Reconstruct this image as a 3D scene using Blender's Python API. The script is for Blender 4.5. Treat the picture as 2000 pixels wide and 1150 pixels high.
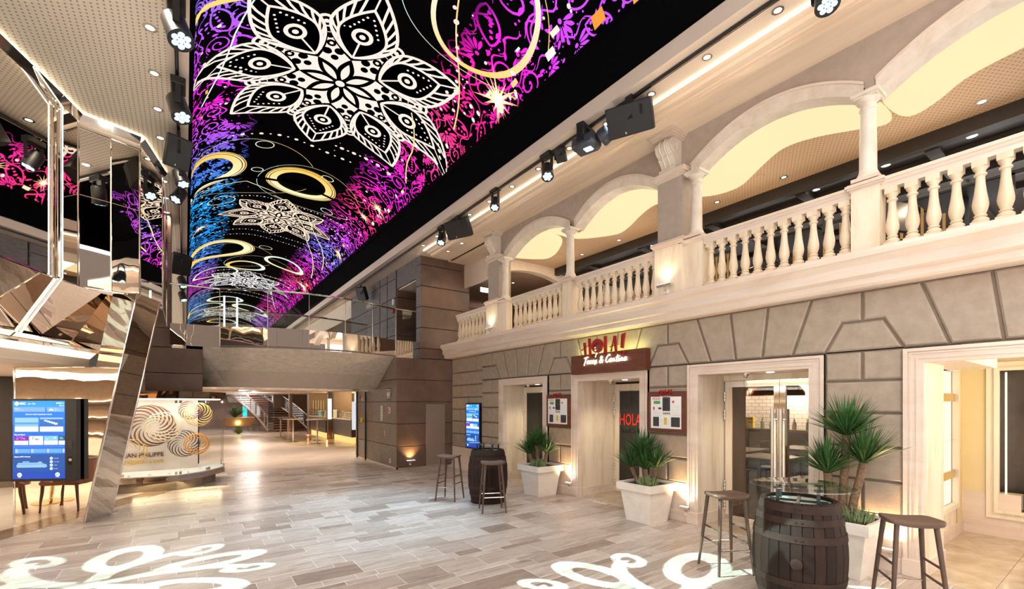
import bpy, bmesh, math, random
from mathutils import Vector, Matrix
random.seed(7)
for _o in list(bpy.data.objects): bpy.data.objects.remove(_o, do_unlink=True)
sc = bpy.context.scene
COL = sc.collection
PI = math.pi
R = math.radians

# ---------------- camera ----------------
cam_d = bpy.data.cameras.new('camera'); cam = bpy.data.objects.new('camera', cam_d); COL.objects.link(cam)
cam_d.sensor_fit = 'HORIZONTAL'; cam_d.sensor_width = 36.0; cam_d.lens = 16.0
cam_d.shift_y = 212.0/2000.0; cam_d.clip_start = .05; cam_d.clip_end = 300
cam.location = (0, 0, 1.7); cam.rotation_euler = (R(90), 0, R(-35.6655))
sc.camera = cam
# ---------------- world, exposure ----------------
w = bpy.data.worlds.new('world'); sc.world = w; w.use_nodes = True
w.node_tree.nodes['Background'].inputs[0].default_value = (1.0, .965, .935, 1)
w.node_tree.nodes['Background'].inputs[1].default_value = 2.05
vs = sc.view_settings
vs.view_transform = 'Standard'; vs.look = 'None'; vs.exposure = 0.98; vs.gamma = 1.0; vs.use_curve_mapping = False
sc.cycles.max_bounces = 7; sc.cycles.diffuse_bounces = 3; sc.cycles.glossy_bounces = 5; sc.cycles.adaptive_threshold = .06; sc.cycles.adaptive_min_samples = 16
sc.cycles.transparent_max_bounces = 16; sc.cycles.transmission_bounces = 4
sc.cycles.sample_clamp_indirect = 4.0; sc.cycles.caustics_reflective = False; sc.cycles.caustics_refractive = False
sc.cycles.use_denoising = True

def aim(o, target):
    d = Vector(target) - o.location
    o.rotation_euler = d.to_track_quat('-Z', 'Y').to_euler()
def spot(name, loc, target, watts, col=(1, .86, .7), ang=60, blend=.6, rad=.04):
    l = bpy.data.lights.new(name, 'SPOT'); o = bpy.data.objects.new(name, l); COL.objects.link(o)
    l.energy = watts; l.color = col; l.spot_size = R(ang); l.spot_blend = blend; l.shadow_soft_size = rad
    o.location = loc; aim(o, target); o['kind'] = 'helper'; return o
def point(name, loc, watts, col=(1, .86, .7), rad=.05):
    l = bpy.data.lights.new(name, 'POINT'); o = bpy.data.objects.new(name, l); COL.objects.link(o)
    l.energy = watts; l.color = col; l.shadow_soft_size = rad; o.location = loc; o['kind'] = 'helper'; return o
def area(name, loc, target, sx, sy, watts, col=(1, .86, .7)):
    l = bpy.data.lights.new(name, 'AREA'); o = bpy.data.objects.new(name, l); COL.objects.link(o)
    l.shape = 'RECTANGLE'; l.size = sx; l.size_y = sy; l.energy = watts; l.color = col
    o.location = loc; aim(o, target); o['kind'] = 'helper'; return o

# ---------------- helpers ----------------
def link(o, parent=None):
    COL.objects.link(o)
    if parent is not None: o.parent = parent
    return o
def empty(name, loc=(0, 0, 0), rz=0, parent=None):
    o = bpy.data.objects.new(name, None); link(o, parent); o.location = loc; o.rotation_euler = (0, 0, rz)
    o.empty_display_size = .05; return o
def tag(o, label=None, cat=None, group=None, kind=None):
    if label: o['label'] = label
    if cat: o['category'] = cat
    if group: o['group'] = group
    if kind: o['kind'] = kind
    return o
def struct(o, label, cat=None):
    o['kind'] = 'structure'; o['label'] = label
    if cat: o['category'] = cat
    return o
def dup(root, loc=None, rz=None, **kw):
    r = root.copy(); COL.objects.link(r)
    if loc is not None: r.location = loc
    if rz is not None: r.rotation_euler = (0, 0, rz)
    for ch in list(root.children):
        c_ = ch.copy(); COL.objects.link(c_); c_.parent = r
        for g in list(ch.children):
            d = g.copy(); COL.objects.link(d); d.parent = c_
    tag(r, **kw); return r

class MB:
    def __init__(s): s.v = []; s.f = []; s.c = []
    def add(s, vs_, fs):
        b = len(s.v); s.v += [tuple(p) for p in vs_]; s.f += [tuple(i + b for i in f) for f in fs]; return s
    def box(s, x0, x1, y0, y1, z0, z1):
        return s.add([(x0,y0,z0),(x1,y0,z0),(x1,y1,z0),(x0,y1,z0),(x0,y0,z1),(x1,y0,z1),(x1,y1,z1),(x0,y1,z1)],
            [(0,3,2,1),(4,5,6,7),(0,1,5,4),(1,2,6,5),(2,3,7,6),(3,0,4,7)])
    def bbox(s, x0, x1, y0, y1, z0, z1, b):      # box with chamfered edges on every side
        P = []
        for (x, sx) in ((x0, 1), (x1, -1)):
            for (y, sy) in ((y0, 1), (y1, -1)):
                for (z, sz) in ((z0, 1), (z1, -1)):
                    P += [(x, y + sy*b, z + sz*b), (x + sx*b, y, z + sz*b), (x + sx*b, y + sy*b, z)]
        bm = bmesh.new()
        for p in P: bm.verts.new(p)
        r = bmesh.ops.convex_hull(bm, input=bm.verts)
        bm.normal_update(); bm.verts.index_update()
        s.add([v.co[:] for v in bm.verts], [[v.index for v in f.verts] for f in bm.faces]); bm.free(); return s
    def prism(s, poly, ax, a, b):                 # polygon swept along axis ax; poly holds the two other coords in xyz order
        n = len(poly)
        def P(q, t):
            return {'x': (t, q[0], q[1]), 'y': (q[0], t, q[1]), 'z': (q[0], q[1], t)}[ax]
        vs_ = [P(q, a) for q in poly] + [P(q, b) for q in poly]
        fs = [tuple(range(n)), tuple(range(2*n - 1, n - 1, -1))]
        fs += [(i, (i+1) % n, n + (i+1) % n, n + i) for i in range(n)]
        return s.add(vs_, fs)
    def lathe(s, prof, cx=0, cy=0, n=20, cap=True):
        vs_ = []; fs = []
        for (r, z) in prof:
            for k in range(n):
                a = 2*PI*k/n; vs_.append((cx + r*math.cos(a), cy + r*math.sin(a), z))
        for i in range(len(prof) - 1):
            for k in range(n):
                k2 = (k+1) % n; fs.append((i*n + k, i*n + k2, (i+1)*n + k2, (i+1)*n + k))
        if cap: fs += [tuple(range(n - 1, -1, -1)), tuple((len(prof)-1)*n + k for k in range(n))]
        return s.add(vs_, fs)
    def tube(s, pts, r, n=8, cap=True):
        pts = [Vector(p) for p in pts]; m = len(pts); rs = r if isinstance(r, (list, tuple)) else [r]*m
        vs_ = []; fs = []; ref = None
        for i, p in enumerate(pts):
            d = (pts[min(i+1, m-1)] - pts[max(i-1, 0)]).normalized()
            if ref is None: ref = d.orthogonal().normalized()
            u = (ref - d*ref.dot(d)).normalized(); ref = u; v = d.cross(u)
            for k in range(n):
                a = 2*PI*k/n; q = p + (u*math.cos(a) + v*math.sin(a))*rs[i]; vs_.append(q[:])
        for i in range(m - 1):
            for k in range(n):
                k2 = (k+1) % n; fs.append((i*n + k, i*n + k2, (i+1)*n + k2, (i+1)*n + k))
        if cap: fs += [tuple(range(n-1, -1, -1)), tuple((m-1)*n + k for k in range(n))]
        return s.add(vs_, fs)
    def quad(s, a, b, c, d): return s.add([a, b, c, d], [(0, 1, 2, 3)])
    def slab(s, poly3, nrm, t):                   # planar polygon in space with thickness t along nrm
        n = len(poly3); nv = Vector(nrm).normalized()*t
        vs_ = [tuple(p) for p in poly3] + [tuple(Vector(p) + nv) for p in poly3]
        fs = [tuple(range(n-1, -1, -1)), tuple(range(n, 2*n))] + [(i, (i+1) % n, n + (i+1) % n, n + i) for i in range(n)]
        return s.add(vs_, fs)
    def xf(s, M):
        s.v = [tuple(M @ Vector(p)) for p in s.v]; return s
    def merge(s, o):
        return s.add(o.v, o.f)
    def build(s, name, mat, parent=None, smooth=False, fixn=True):
        me = bpy.data.meshes.new(name); me.from_pydata(s.v, [], s.f); me.update()
        if fixn:
            bm = bmesh.new(); bm.from_mesh(me); bmesh.ops.recalc_face_normals(bm, faces=bm.faces); bm.to_mesh(me); bm.free()
        if smooth:
            for p in me.polygons: p.use_smooth = True
            try: me.set_sharp_from_angle(angle=R(40))
            except Exception: pass
        if mat is not None:
            for m in (mat if isinstance(mat, (list, tuple)) else [mat]): me.materials.append(m)
        o = bpy.data.objects.new(name, me); link(o, parent); return o
def bevel(o, wd=.004, seg=2):
    m = o.modifiers.new('bevel', 'BEVEL'); m.width = wd; m.segments = seg; m.limit_method = 'ANGLE'; m.angle_limit = R(40); return o
def text_mb(txt, size, depth, bold=0.0, align='CENTER', shear=0.0):
    cu = bpy.data.curves.new('lettering', 'FONT'); cu.body = txt; cu.size = size; cu.extrude = depth; cu.align_x = align
    cu.offset = bold; cu.shear = shear; cu.resolution_u = 2
    o = bpy.data.objects.new('lettering', cu); COL.objects.link(o)
    bpy.context.view_layer.update()
    me = bpy.data.meshes.new_from_object(o.evaluated_get(bpy.context.evaluated_depsgraph_get()))
    m = MB(); m.v = [v.co[:] for v in me.vertices]; m.f = [tuple(p.vertices) for p in me.polygons]
    bpy.data.objects.remove(o); bpy.data.curves.remove(cu); bpy.data.meshes.remove(me); return m
def frame(o, xdir, zdir=(0, 0, 1)):
    """matrix: local x -> xdir, local y -> zdir (up), local z -> out"""
    x = Vector(xdir).normalized(); y = Vector(zdir).normalized(); z = x.cross(y)
    return Matrix(((x.x, y.x, z.x, o[0]), (x.y, y.y, z.y, o[1]), (x.z, y.z, z.z, o[2]), (0, 0, 0, 1)))

# ---------------- materials ----------------
MATS = {}
class NT:
    def __init__(s, name):
        m = bpy.data.materials.new(name); m.use_nodes = True; s.m = m; s.t = m.node_tree; s.t.nodes.clear()
        s.out = s.n('ShaderNodeOutputMaterial'); s.b = s.n('ShaderNodeBsdfPrincipled'); s.l(s.b.outputs[0], s.out.inputs[0]); MATS[name] = m
    def n(s, typ, **kw):
        nd = s.t.nodes.new(typ)
        for k, v in kw.items(): setattr(nd, k, v)
        return nd
    def l(s, a, b): s.t.links.new(a, b)
    def coord(s, scale=(1, 1, 1), src='Object', rot=(0, 0, 0)):
        tc = s.n('ShaderNodeTexCoord'); mp = s.n('ShaderNodeMapping'); mp.inputs['Scale'].default_value = scale; mp.inputs['Rotation'].default_value = rot
        s.l(tc.outputs[src], mp.inputs[0]); return mp.outputs[0]
    def world(s, scale=(1, 1, 1), rot=(0, 0, 0)):
        g = s.n('ShaderNodeNewGeometry'); mp = s.n('ShaderNodeMapping'); mp.inputs['Scale'].default_value = scale; mp.inputs['Rotation'].default_value = rot
        s.l(g.outputs['Position'], mp.inputs[0]); return mp.outputs[0]
    def noise(s, co, scale=5, det=4, rough=.6, dist=0):
        nd = s.n('ShaderNodeTexNoise'); nd.inputs['Scale'].default_value = scale; nd.inputs['Detail'].default_value = det
        nd.inputs['Roughness'].default_value = rough; nd.inputs['Distortion'].default_value = dist; s.l(co, nd.inputs['Vector']); return nd.outputs['Fac']
    def ramp(s, fac, stops):
        nd = s.n('ShaderNodeValToRGB'); cr = nd.color_ramp
        while len(cr.elements) < len(stops): cr.elements.new(.5)
        for e, (p, c) in zip(cr.elements, stops): e.position = p; e.color = (c[0], c[1], c[2], 1)
        s.l(fac, nd.inputs[0]); return nd.outputs[0]
    def mix(s, a, b, fac, mode='MIX'):
        nd = s.n('ShaderNodeMix', data_type='RGBA', blend_type=mode)
        for sock, v in ((nd.inputs[6], a), (nd.inputs[7], b)):
            if isinstance(v, tuple): sock.default_value = (v[0], v[1], v[2], 1)
            else: s.l(v, sock)
        if isinstance(fac, (int, float)): nd.inputs[0].default_value = fac
        else: s.l(fac, nd.inputs[0])
        return nd.outputs[2]
    def math(s, op, a, b=0.0, c=None):
        nd = s.n('ShaderNodeMath', operation=op)
        for i, v in enumerate((a, b) if c is None else (a, b, c)):
            if isinstance(v, (int, float)): nd.inputs[i].default_value = v
            else: s.l(v, nd.inputs[i])
        return nd.outputs[0]
    def bump(s, h, strength=.3, dist=.01):
        nd = s.n('ShaderNodeBump'); nd.inputs['Strength'].default_value = strength; nd.inputs['Distance'].default_value = dist
        s.l(h, nd.inputs['Height']); s.l(nd.outputs[0], s.b.inputs['Normal']); return s
    def col(s, v):
        if isinstance(v, tuple): s.b.inputs['Base Color'].default_value = (v[0], v[1], v[2], 1)
        else: s.l(v, s.b.inputs['Base Color'])
        return s
    def set(s, rough=None, metal=None, spec=None, coat=None):
        if rough is not None:
            if isinstance(rough, (int, float)): s.b.inputs['Roughness'].default_value = rough
            else: s.l(rough, s.b.inputs['Roughness'])
        if metal is not None: s.b.inputs['Metallic'].default_value = metal
        if spec is not None: s.b.inputs['Specular IOR Level'].default_value = spec
        if coat is not None: s.b.inputs['Coat Weight'].default_value = coat
        return s
def mcol(name, rgb, rough=.5, metal=0, var=.12, scale=14, spec=None, bump=.08):
    t = NT(name); f = t.noise(t.coord(), scale, 4)
    a = tuple(min(1, c*(1+var)) for c in rgb); b = tuple(c*(1-var) for c in rgb)
    t.col(t.ramp(f, [(.3, b), (.7, a)])).set(rough, metal, spec)
    if bump: t.bump(f, bump, .004)
    return t.m
def memit(name, rgb, strength):
    t = NT(name); t.col((.0, .0, .0)); t.b.inputs['Emission Color'].default_value = (*rgb, 1); t.b.inputs['Emission Strength'].default_value = strength
    t.set(.6); return t.m
def mstone(name, c1, c2, c3, stretch, sc_=2.2, rough=.45, bump=.12):   # veined marble / travertine in world space
    t = NT(name); co = t.world(stretch)
    f = t.noise(co, sc_, 6, .62, .6); f2 = t.noise(t.world(tuple(v*3 for v in stretch)), sc_*2.3, 3, .5)
    c = t.ramp(f, [(.25, c2), (.5, c1), (.78, c3)]); c = t.mix(c, c2, t.math('MULTIPLY', f2, .25))
    t.col(c).set(rough); t.bump(f2, bump, .004); return t.m
def mglass(name, tint=(1, 1, 1), refl=.9, ior=1.5, alpha=0.0):
    t = NT(name); t.t.nodes.remove(t.b)
    tr = t.n('ShaderNodeBsdfTransparent'); tr.inputs[0].default_value = (*tint, 1)
    gl = t.n('ShaderNodeBsdfGlossy'); gl.inputs['Roughness'].default_value = .01; gl.inputs[0].default_value = (refl, refl, refl, 1)
    fr = t.n('ShaderNodeFresnel'); fr.inputs[0].default_value = ior
    mx = t.n('ShaderNodeMixShader')
    g_ = t.n('ShaderNodeNewGeometry'); fac = t.math('MAXIMUM', fr.outputs[0], alpha) if alpha else fr.outputs[0]
    fac = t.math('MULTIPLY', fac, t.math('SUBTRACT', 1.0, g_.outputs['Backfacing']))      # reflect at the outer face only
    t.l(fac, mx.inputs[0]); t.l(tr.outputs[0], mx.inputs[1]); t.l(gl.outputs[0], mx.inputs[2]); t.l(mx.outputs[0], t.out.inputs[0]); return t.m
def mmirror(name, rgb, rough=.02, wave=.0, sc_=1.5):
    t = NT(name); t.col(rgb).set(rough, 1.0)
    if wave: t.bump(t.noise(t.world((1, 1, .6)), sc_, 2, .4), wave, .05)
    return t.m
def mwood(name, dark, light, axis_scale, sc_=6, rough=.5):
    t = NT(name); f = t.noise(t.coord(axis_scale), sc_, 6, .65, .8)
    t.col(t.ramp(f, [(.25, dark), (.75, light)])).set(rough); t.bump(f, .15, .003); return t.m
def mvcol(name, strength):                       # LED picture: colour comes from the mesh, light from the screen
    t = NT(name); t.col((0, 0, 0)).set(1.0, spec=0.0); a = t.n('ShaderNodeVertexColor'); a.layer_name = 'Col'
    t.l(a.outputs[0], t.b.inputs['Emission Color']); t.b.inputs['Emission Strength'].default_value = strength; return t.m
def mperf(name, rgb, dx=.05, dy=.05, hole=.22, dark=.35):   # perforated board seen from below: rows of small slots
    t = NT(name); g = t.n('ShaderNodeNewGeometry'); sp = t.n('ShaderNodeSeparateXYZ'); t.l(g.outputs['Position'], sp.inputs[0])
    fx = t.math('FRACT', t.math('DIVIDE', sp.outputs[0], dx)); row = t.math('FLOOR', t.math('DIVIDE', sp.outputs[0], dx))
    sh = t.math('MULTIPLY', t.math('MODULO', row, 2.0), .5)
    fy = t.math('FRACT', t.math('ADD', t.math('DIVIDE', sp.outputs[1], dy), sh))
    a = t.math('LESS_THAN', t.math('ABSOLUTE', t.math('SUBTRACT', fx, .5)), hole*.8)
    b = t.math('LESS_THAN', t.math('ABSOLUTE', t.math('SUBTRACT', fy, .5)), hole)
    m = t.math('MULTIPLY', a, b)
    t.col(t.mix(rgb, tuple(c*dark for c in rgb), m)).set(.7); return t.m

M_stone = None
t = NT('stone_block'); co = t.world(); f = t.noise(co, 9, 5, .6); pit = t.noise(t.world((1, 1, 1.4)), 16, 3, .5)
pitm = t.ramp(pit, [(.28, (0, 0, 0)), (.36, (1, 1, 1))])
t.col(t.mix(t.ramp(f, [(.3, (.345, .268, .20)), (.7, (.43, .342, .262))]), (.30, .23, .17), .12)).set(.75); t.bump(pitm, .35, .006); M_stone = t.m
M_joint = mcol('stone_joint', (.20, .150, .11), .8)
M_marble = mstone('cream_marble', (.74, .61, .51), (.63, .48, .375), (.82, .71, .61), (1.2, .35, 1.6), 2.4, .42)
M_bal = mstone('warm_baluster_stone', (.76, .62, .45), (.66, .51, .35), (.84, .71, .54), (1.6, 1.6, .9), 3, .45)
M_marbleV = mstone('cream_marble_upright', (.84, .71, .55), (.66, .49, .32), (.90, .80, .67), (2.5, 2.5, .3), 2.6, .4)
M_marbleW = mstone('pale_marble', (.74, .65, .55), (.62, .52, .42), (.83, .76, .68), (1.6, 1.6, .9), 3, .4)
M_soffit = mstone('veined_peach_board', (.85, .68, .52), (.74, .55, .39), (.90, .76, .62), (2.6, .22, 2), 2.6, .4)
M_plaster = mcol('taupe_plaster', (.43, .345, .285), .7, 0, .07, 9)
M_beige = mcol('beige_paint', (.80, .66, .54), .65, 0, .03, 4, bump=0)
M_perf = mperf('perforated_ceiling_board', (.93, .80, .64), .052, .052, .2, .42)
M_perf2 = mperf('perforated_ceiling_warm', (.60, .41, .26), .05, .05, .2, .42)
M_black = mcol('black_metal', (.012, .012, .013), .45)
M_dark = mcol('dark_grille', (.03, .025, .024), .6)
M_frame_black = mcol('black_screen_frame', (.0015, .0015, .002), .9, bump=0, spec=.05)
M_mirror = mmirror('mirror_steel', (.92, .86, .79), .012, .02)
M_mirrorw = mmirror('wavy_mirror_steel', (.86, .77, .66), .015, .12, 2.2)
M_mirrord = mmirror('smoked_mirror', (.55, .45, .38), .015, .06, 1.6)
M_chrome = mmirror('chrome', (.88, .84, .80), .06)
M_brushed = mmirror('brushed_steel', (.74, .68, .62), .25)
M_brass = mmirror('brass', (.83, .60, .26), .12)
t = NT('corten_cladding'); f = t.noise(t.world(), 1.1, 3, .6); f2 = t.noise(t.world(), 30, 5, .8)
c_ = t.ramp(f, [(.3, (.115, .066, .045)), (.7, (.225, .138, .096))]); c_ = t.mix(c_, (.36, .26, .20), t.math('MULTIPLY', t.ramp(f2, [(.55, (0, 0, 0)), (.75, (1, 1, 1))]), .35))
t.col(c_).set(.38); t.bump(f2, .05, .002); M_corten = t.m
t = NT('grey_brown_cladding'); f = t.noise(t.world((1, 1, 3)), 7, 5, .7)
t.col(t.ramp(f, [(.3, (.20, .155, .118)), (.7, (.31, .245, .19))])).set(.45); t.bump(f, .05, .002); M_clad = t.m
t = NT('slate_cladding'); f = t.noise(t.world((1, 1, 3)), 6, 5, .7)
t.col(t.ramp(f, [(.3, (.10, .085, .082)), (.7, (.185, .155, .145))])).set(.5); M_slate = t.m
t = NT('hammered_bronze'); f = t.noise(t.world((1, 1, 2.2)), 8, 3, .6)
t.col(t.ramp(f, [(.3, (.62, .53, .44)), (.7, (.80, .70, .60))])).set(.45, .1); t.bump(f, .5, .02); M_hammer = t.m
M_panelgrey = mcol('grey_brown_panel', (.62, .55, .47), .5, .1, .05, 5)
M_glass = mglass('clear_glass', (.93, .95, .93), .9)
M_glasst = mglass('thin_display_glass', (.97, .98, .97), .8, 1.22)
M_glassg = mglass('greenish_glass', (.88, .965, .94), .95, 1.5, .10)
M_glassd = mglass('smoked_glass', (.72, .66, .60), .75, 1.5, .08)
M_walnut = mwood('walnut', (.060, .030, .019), (.155, .085, .053), (1.2, 9, 9), 2.2, .5)
M_walnutv = mwood('walnut_leg', (.060, .032, .021), (.14, .080, .052), (9, 9, 1.2), 2.2, .5)
M_red_wood = mwood('red_brown_board', (.085, .022, .010), (.165, .045, .019), (1, 1.2, 9), 2.0, .5)
M_white = mcol('white_print', (.85, .83, .80), .6, 0, .02, bump=0)
M_redpaint = mcol('red_letter', (.30, .006, .006), .45, 0, .15, 20)
M_ltemit = memit('lit_lettering', (1, .93, .72), 2.2)
M_cove = memit('cove_light', (1, .80, .48), 1.6)
M_cove_hot = memit('cove_light_white', (1, .88, .62), 2.2)
M_gap = memit('ceiling_gap_glow', (1, .84, .58), 7.0)
M_lamp = memit('lamp_lens', (1, .95, .86), 3.0)
M_bluelens = memit('blue_white_lens', (.45, .80, 1), 1.3)
M_lightpanel = memit('luminous_ceiling_panel', (1, .84, .46), .50)
# ---------------- floor ----------------
def mfloor(name, src):
    t = NT(name); g = t.n('ShaderNodeNewGeometry')
    if src == 'obj': rnd = t.n('ShaderNodeObjectInfo').outputs['Random']
    else: rnd = t.n('ShaderNodeAttribute', attribute_name='rnd').outputs['Fac']
    off = t.n('ShaderNodeCombineXYZ'); t.l(t.math('MULTIPLY', rnd, 37.0), off.inputs[0]); t.l(t.math('MULTIPLY', rnd, 91.0), off.inputs[1])
    ad = t.n('ShaderNodeVectorMath', operation='ADD'); t.l(g.outputs['Position'], ad.inputs[0]); t.l(off.outputs[0], ad.inputs[1])
    mp = t.n('ShaderNodeMapping'); mp.inputs['Scale'].default_value = (1.3, 9, 1); t.l(ad.outputs[0], mp.inputs[0])
    f = t.noise(mp.outputs[0], 2.0, 6, .62, .9)
    c = t.ramp(f, [(.22, (.25, .20, .172)), (.48, (.50, .435, .385)), (.75, (.65, .59, .54))])
    v = t.ramp(rnd, [(0, (.56, .50, .47)), (.2, (.82, .77, .74)), (.65, (1, .98, .97)), (1, (1.12, 1.12, 1.12))])
    t.col(t.mix(c, v, 1.0, 'MULTIPLY')).set(t.ramp(f, [(.2, (.34,)*3), (.8, (.24,)*3)])); t.b.inputs['Specular IOR Level'].default_value = .45
    t.bump(f, .04, .002); return t.m
M_tile = mfloor('streaked_floor_tile', 'obj'); M_tile_s = mfloor('streaked_floor_tile_far', 'attr')
M_grout = mcol('pale_grout', (.80, .75, .70), .6, bump=0)
floor = MB().box(-9, 10.5, -3, 13.0, -.06, -.004).build('floor', M_grout)
struct(floor, 'beige streaked stone tile floor of the promenade', 'floor')
# pale cafe floor on the left and its brown border
c0 = Vector((-2.0, 8.87)); cd = Vector((1.24, 2.03)).normalized(); cn = Vector((cd.y, -cd.x))
def cl(a, off): q = c0 + cd*a + cn*off; return (q.x, q.y)
def side(x, y): return (Vector((x, y)) - c0).dot(cn)
M_pale = mstone('pale_cafe_floor_stone', (.74, .64, .54), (.64, .53, .43), (.80, .72, .63), (.8, .8, 1), 1.6, .25)
M_brownband = mstone('brown_border_stone', (.36, .24, .155), (.27, .17, .10), (.46, .33, .23), (1.5, 1.5, 1), 3, .2)
pts = [cl(-9, 0), cl(6, 0), (-8, 14), (-9, 0)]
MB().prism(pts, 'z', -.02, .002).build('cafe_floor', M_pale, floor)
MB().prism([cl(-9, 0), cl(-9, .42), cl(3.3, .42), cl(3.3, 0)], 'z', -.02, .0015).build('border_band', M_brownband, floor)
rows = []; y = .3
while y < 13.0:
    h = random.choice([.10, .15, .20, .20, .30]); rows.append((y, min(h, 13.0 - y))); y += h
cyaw, syaw = math.cos(R(35.6655)), math.sin(R(35.6655))
tiles = []
for (y0, h) in rows:
    x = -3.6 - random.random()*.5
    while x < 5.78:
        L = random.choice([.30, .45, .60, .60, .75, .90])*random.choice([1, 1, .7]); x1 = min(x + L, 5.79); g = .0034
        if x1 - x > .06:
            xm, ym = (x + x1)/2, y0 + h/2
            if side(xm, ym) > .30:
                zc = xm*syaw + ym*cyaw; u = (xm*cyaw - ym*syaw)/max(zc, .1)
                vis = zc > 4.0 and abs(u) < 1.16
                tiles.append((zc if vis else 99, x + g, x1 - g, y0 + g, y0 + h - g))
        x = x1 + 1e-4
        if x >= 5.78: break
tiles.sort()
def tile_mb(m, x0, x1, y0, y1, b=.003):
    m.add([(x0, y0, -.004), (x1, y0, -.004), (x1, y1, -.004), (x0, y1, -.004), (x0+b, y0+b, 0), (x1-b, y0+b, 0), (x1-b, y1-b, 0), (x0+b, y1-b, 0)],
          [(4,5,6,7), (0,1,5,4), (1,2,6,5), (2,3,7,6), (3,0,4,7)])
TC = {}
for (z, x0, x1, y0, y1) in tiles[:300]:
    k = (round(x1 - x0, 3), round(y1 - y0, 3))
    if k not in TC:
        m = MB(); tile_mb(m, 0, k[0], 0, k[1]); o = m.build('floor_tile', M_tile, floor, fixn=False); TC[k] = o.data
    else:
        o = bpy.data.objects.new('floor_tile', TC[k]); link(o, floor)
    o.location = (x0, y0, 0)
m = MB(); rv = []
for (z, x0, x1, y0, y1) in tiles[300:]:
    tile_mb(m, x0, x1, y0, y1); r = random.random(); rv += [r]*8
o = m.build('floor_tiles', M_tile_s, floor, fixn=False); o['kind'] = 'stuff'
at = o.data.attributes.new('rnd', 'FLOAT', 'POINT'); at.data.foreach_set('value', rv)
# far promenade floor: tiles too small to tell apart
t = NT('far_floor_tile'); br = t.n('ShaderNodeTexBrick'); t.l(t.world((1, 1, 1)), br.inputs[0]); br.inputs['Scale'].default_value = 1.0
br.inputs['Brick Width'].default_value = .6; br.inputs['Row Height'].default_value = .2; br.inputs['Mortar Size'].default_value = .004
f = t.noise(t.world((1.3, 7, 1)), 2, 6, .62, .8); cc = t.ramp(f, [(.22, (.30, .24, .20)), (.48, (.48, .40, .34)), (.75, (.58, .51, .44))])
br.inputs['Color1'].default_value = (.82, .8, .78, 1); br.inputs['Color2'].default_value = (1.05, 1.03, 1, 1); br.inputs['Mortar'].default_value = (1.2, 1.15, 1.1, 1)
t.col(t.mix(cc, br.outputs[0], 1.0, 'MULTIPLY')).set(.42); M_farfloor = t.m
MB().box(-9, 16, 13.0, 46, -.06, 0).build('far_tiles', M_farfloor, floor)

# ---------------- right facade ----------------
XF = 5.80; PIERS = [1.75, 4.135, 6.52, 8.905]; PITCH = 2.385
ZR = [.55, .897, 1.245, 1.596, 1.935, 2.25]; ZT = 2.885
wall = empty('wall_right'); struct(wall, 'rusticated taupe stone facade with three dark doors and a sign', 'wall')
m = MB()
for yc in PIERS: m.box(5.825, 5.90, yc - .345, yc + .345, 0, 2.26)
m.box(5.825, 5.90, -2, 9.34, 2.25, 3.0); m.box(5.885, 5.95, 9.2, 11.0, 0, 3.0); m.box(5.825, 5.95, 9.20, 9.33, 0, 3.0)
m.build('backing', M_joint, wall)
def inset(poly, d):
    n = len(poly); out = []; A = sum(poly[i][0]*poly[(i+1) % n][1] - poly[(i+1) % n][0]*poly[i][1] for i in range(n)); sg = 1 if A > 0 else -1
    for i in range(n):
        p0, p1, p2 = Vector(poly[i-1]), Vector(poly[i]), Vector(poly[(i+1) % n])
        e1 = (p1 - p0).normalized(); e2 = (p2 - p1).normalized()
        n1 = Vector((-e1.y, e1.x))*sg; n2 = Vector((-e2.y, e2.x))*sg; b = n1 + n2; k = d/max(.3, (1 + n1.dot(n2)))
        q = p1 + b*k; out.append((q.x, q.y))
    return out
def block(poly, xf=XF, name='stone_block', parent=None, mat=None, dx=.028, joint=.013, bev=.016):
    p0 = inset(poly, joint); p1 = inset(poly, joint + bev); n = len(poly)
    vs_ = [(xf + dx, y, z) for y, z in p0] + [(xf + bev*.8, y, z) for y, z in p0] + [(xf, y, z) for y, z in p1]
    fs = [tuple(2*n + i for i in range(n))]
    for k in (0, 1): fs += [(k*n + i, k*n + (i+1) % n, (k+1)*n + (i+1) % n, (k+1)*n + i) for i in range(n)]
    o = MB().add(vs_, fs).build(name, mat or M_stone, parent or wall)
    return o
def rect(y0, y1, z0, z1): return [(y0, z0), (y1, z0), (y1, z1), (y0, z1)]
for i, yc in enumerate(PIERS):
    hi = .345 if i < 3 else .425
    for r in range(5):
        z0, z1 = ZR[r], ZR[r+1]
        if r % 2 == 0: block(rect(yc - .345, yc, z0, z1)); block(rect(yc, yc + hi, z0, z1))
        else: block(rect(yc - .345, yc + hi, z0, z1))
    if i < 3: block([(yc - .345, 2.25), (yc + .345, 2.25), (yc + .18, 2.565), (yc - .18, 2.565)])
    else: block([(yc - .345, 2.25), (yc + hi, 2.25), (yc + hi, 2.565), (yc - .18, 2.565)]); block(rect(yc, yc + hi, 2.565, ZT))
for ya in [PIERS[0] - PITCH] + PIERS[:3]:
    yb = ya + PITCH; c = (ya + yb)/2
    T = [-.72, -.24, .24, .72]; B = [-.51, -.165, .165, .51]
    block([(yb, ZT), (c + T[3], ZT), (c + B[3], 2.25), (yb - .345, 2.25), (yb - .18, 2.565), (yb, 2.565)])
    block([(ya, 2.565), (ya + .18, 2.565), (ya + .345, 2.25), (c + B[0], 2.25), (c + T[0], ZT), (ya, ZT)])
    for k in range(3): block([(c + B[k], 2.25), (c + B[k+1], 2.25), (c + T[k+1], ZT), (c + T[k], ZT)])
FR = [.55, .89, 1.22, 1.54, 1.85, 2.17, 2.50, ZT]
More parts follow.
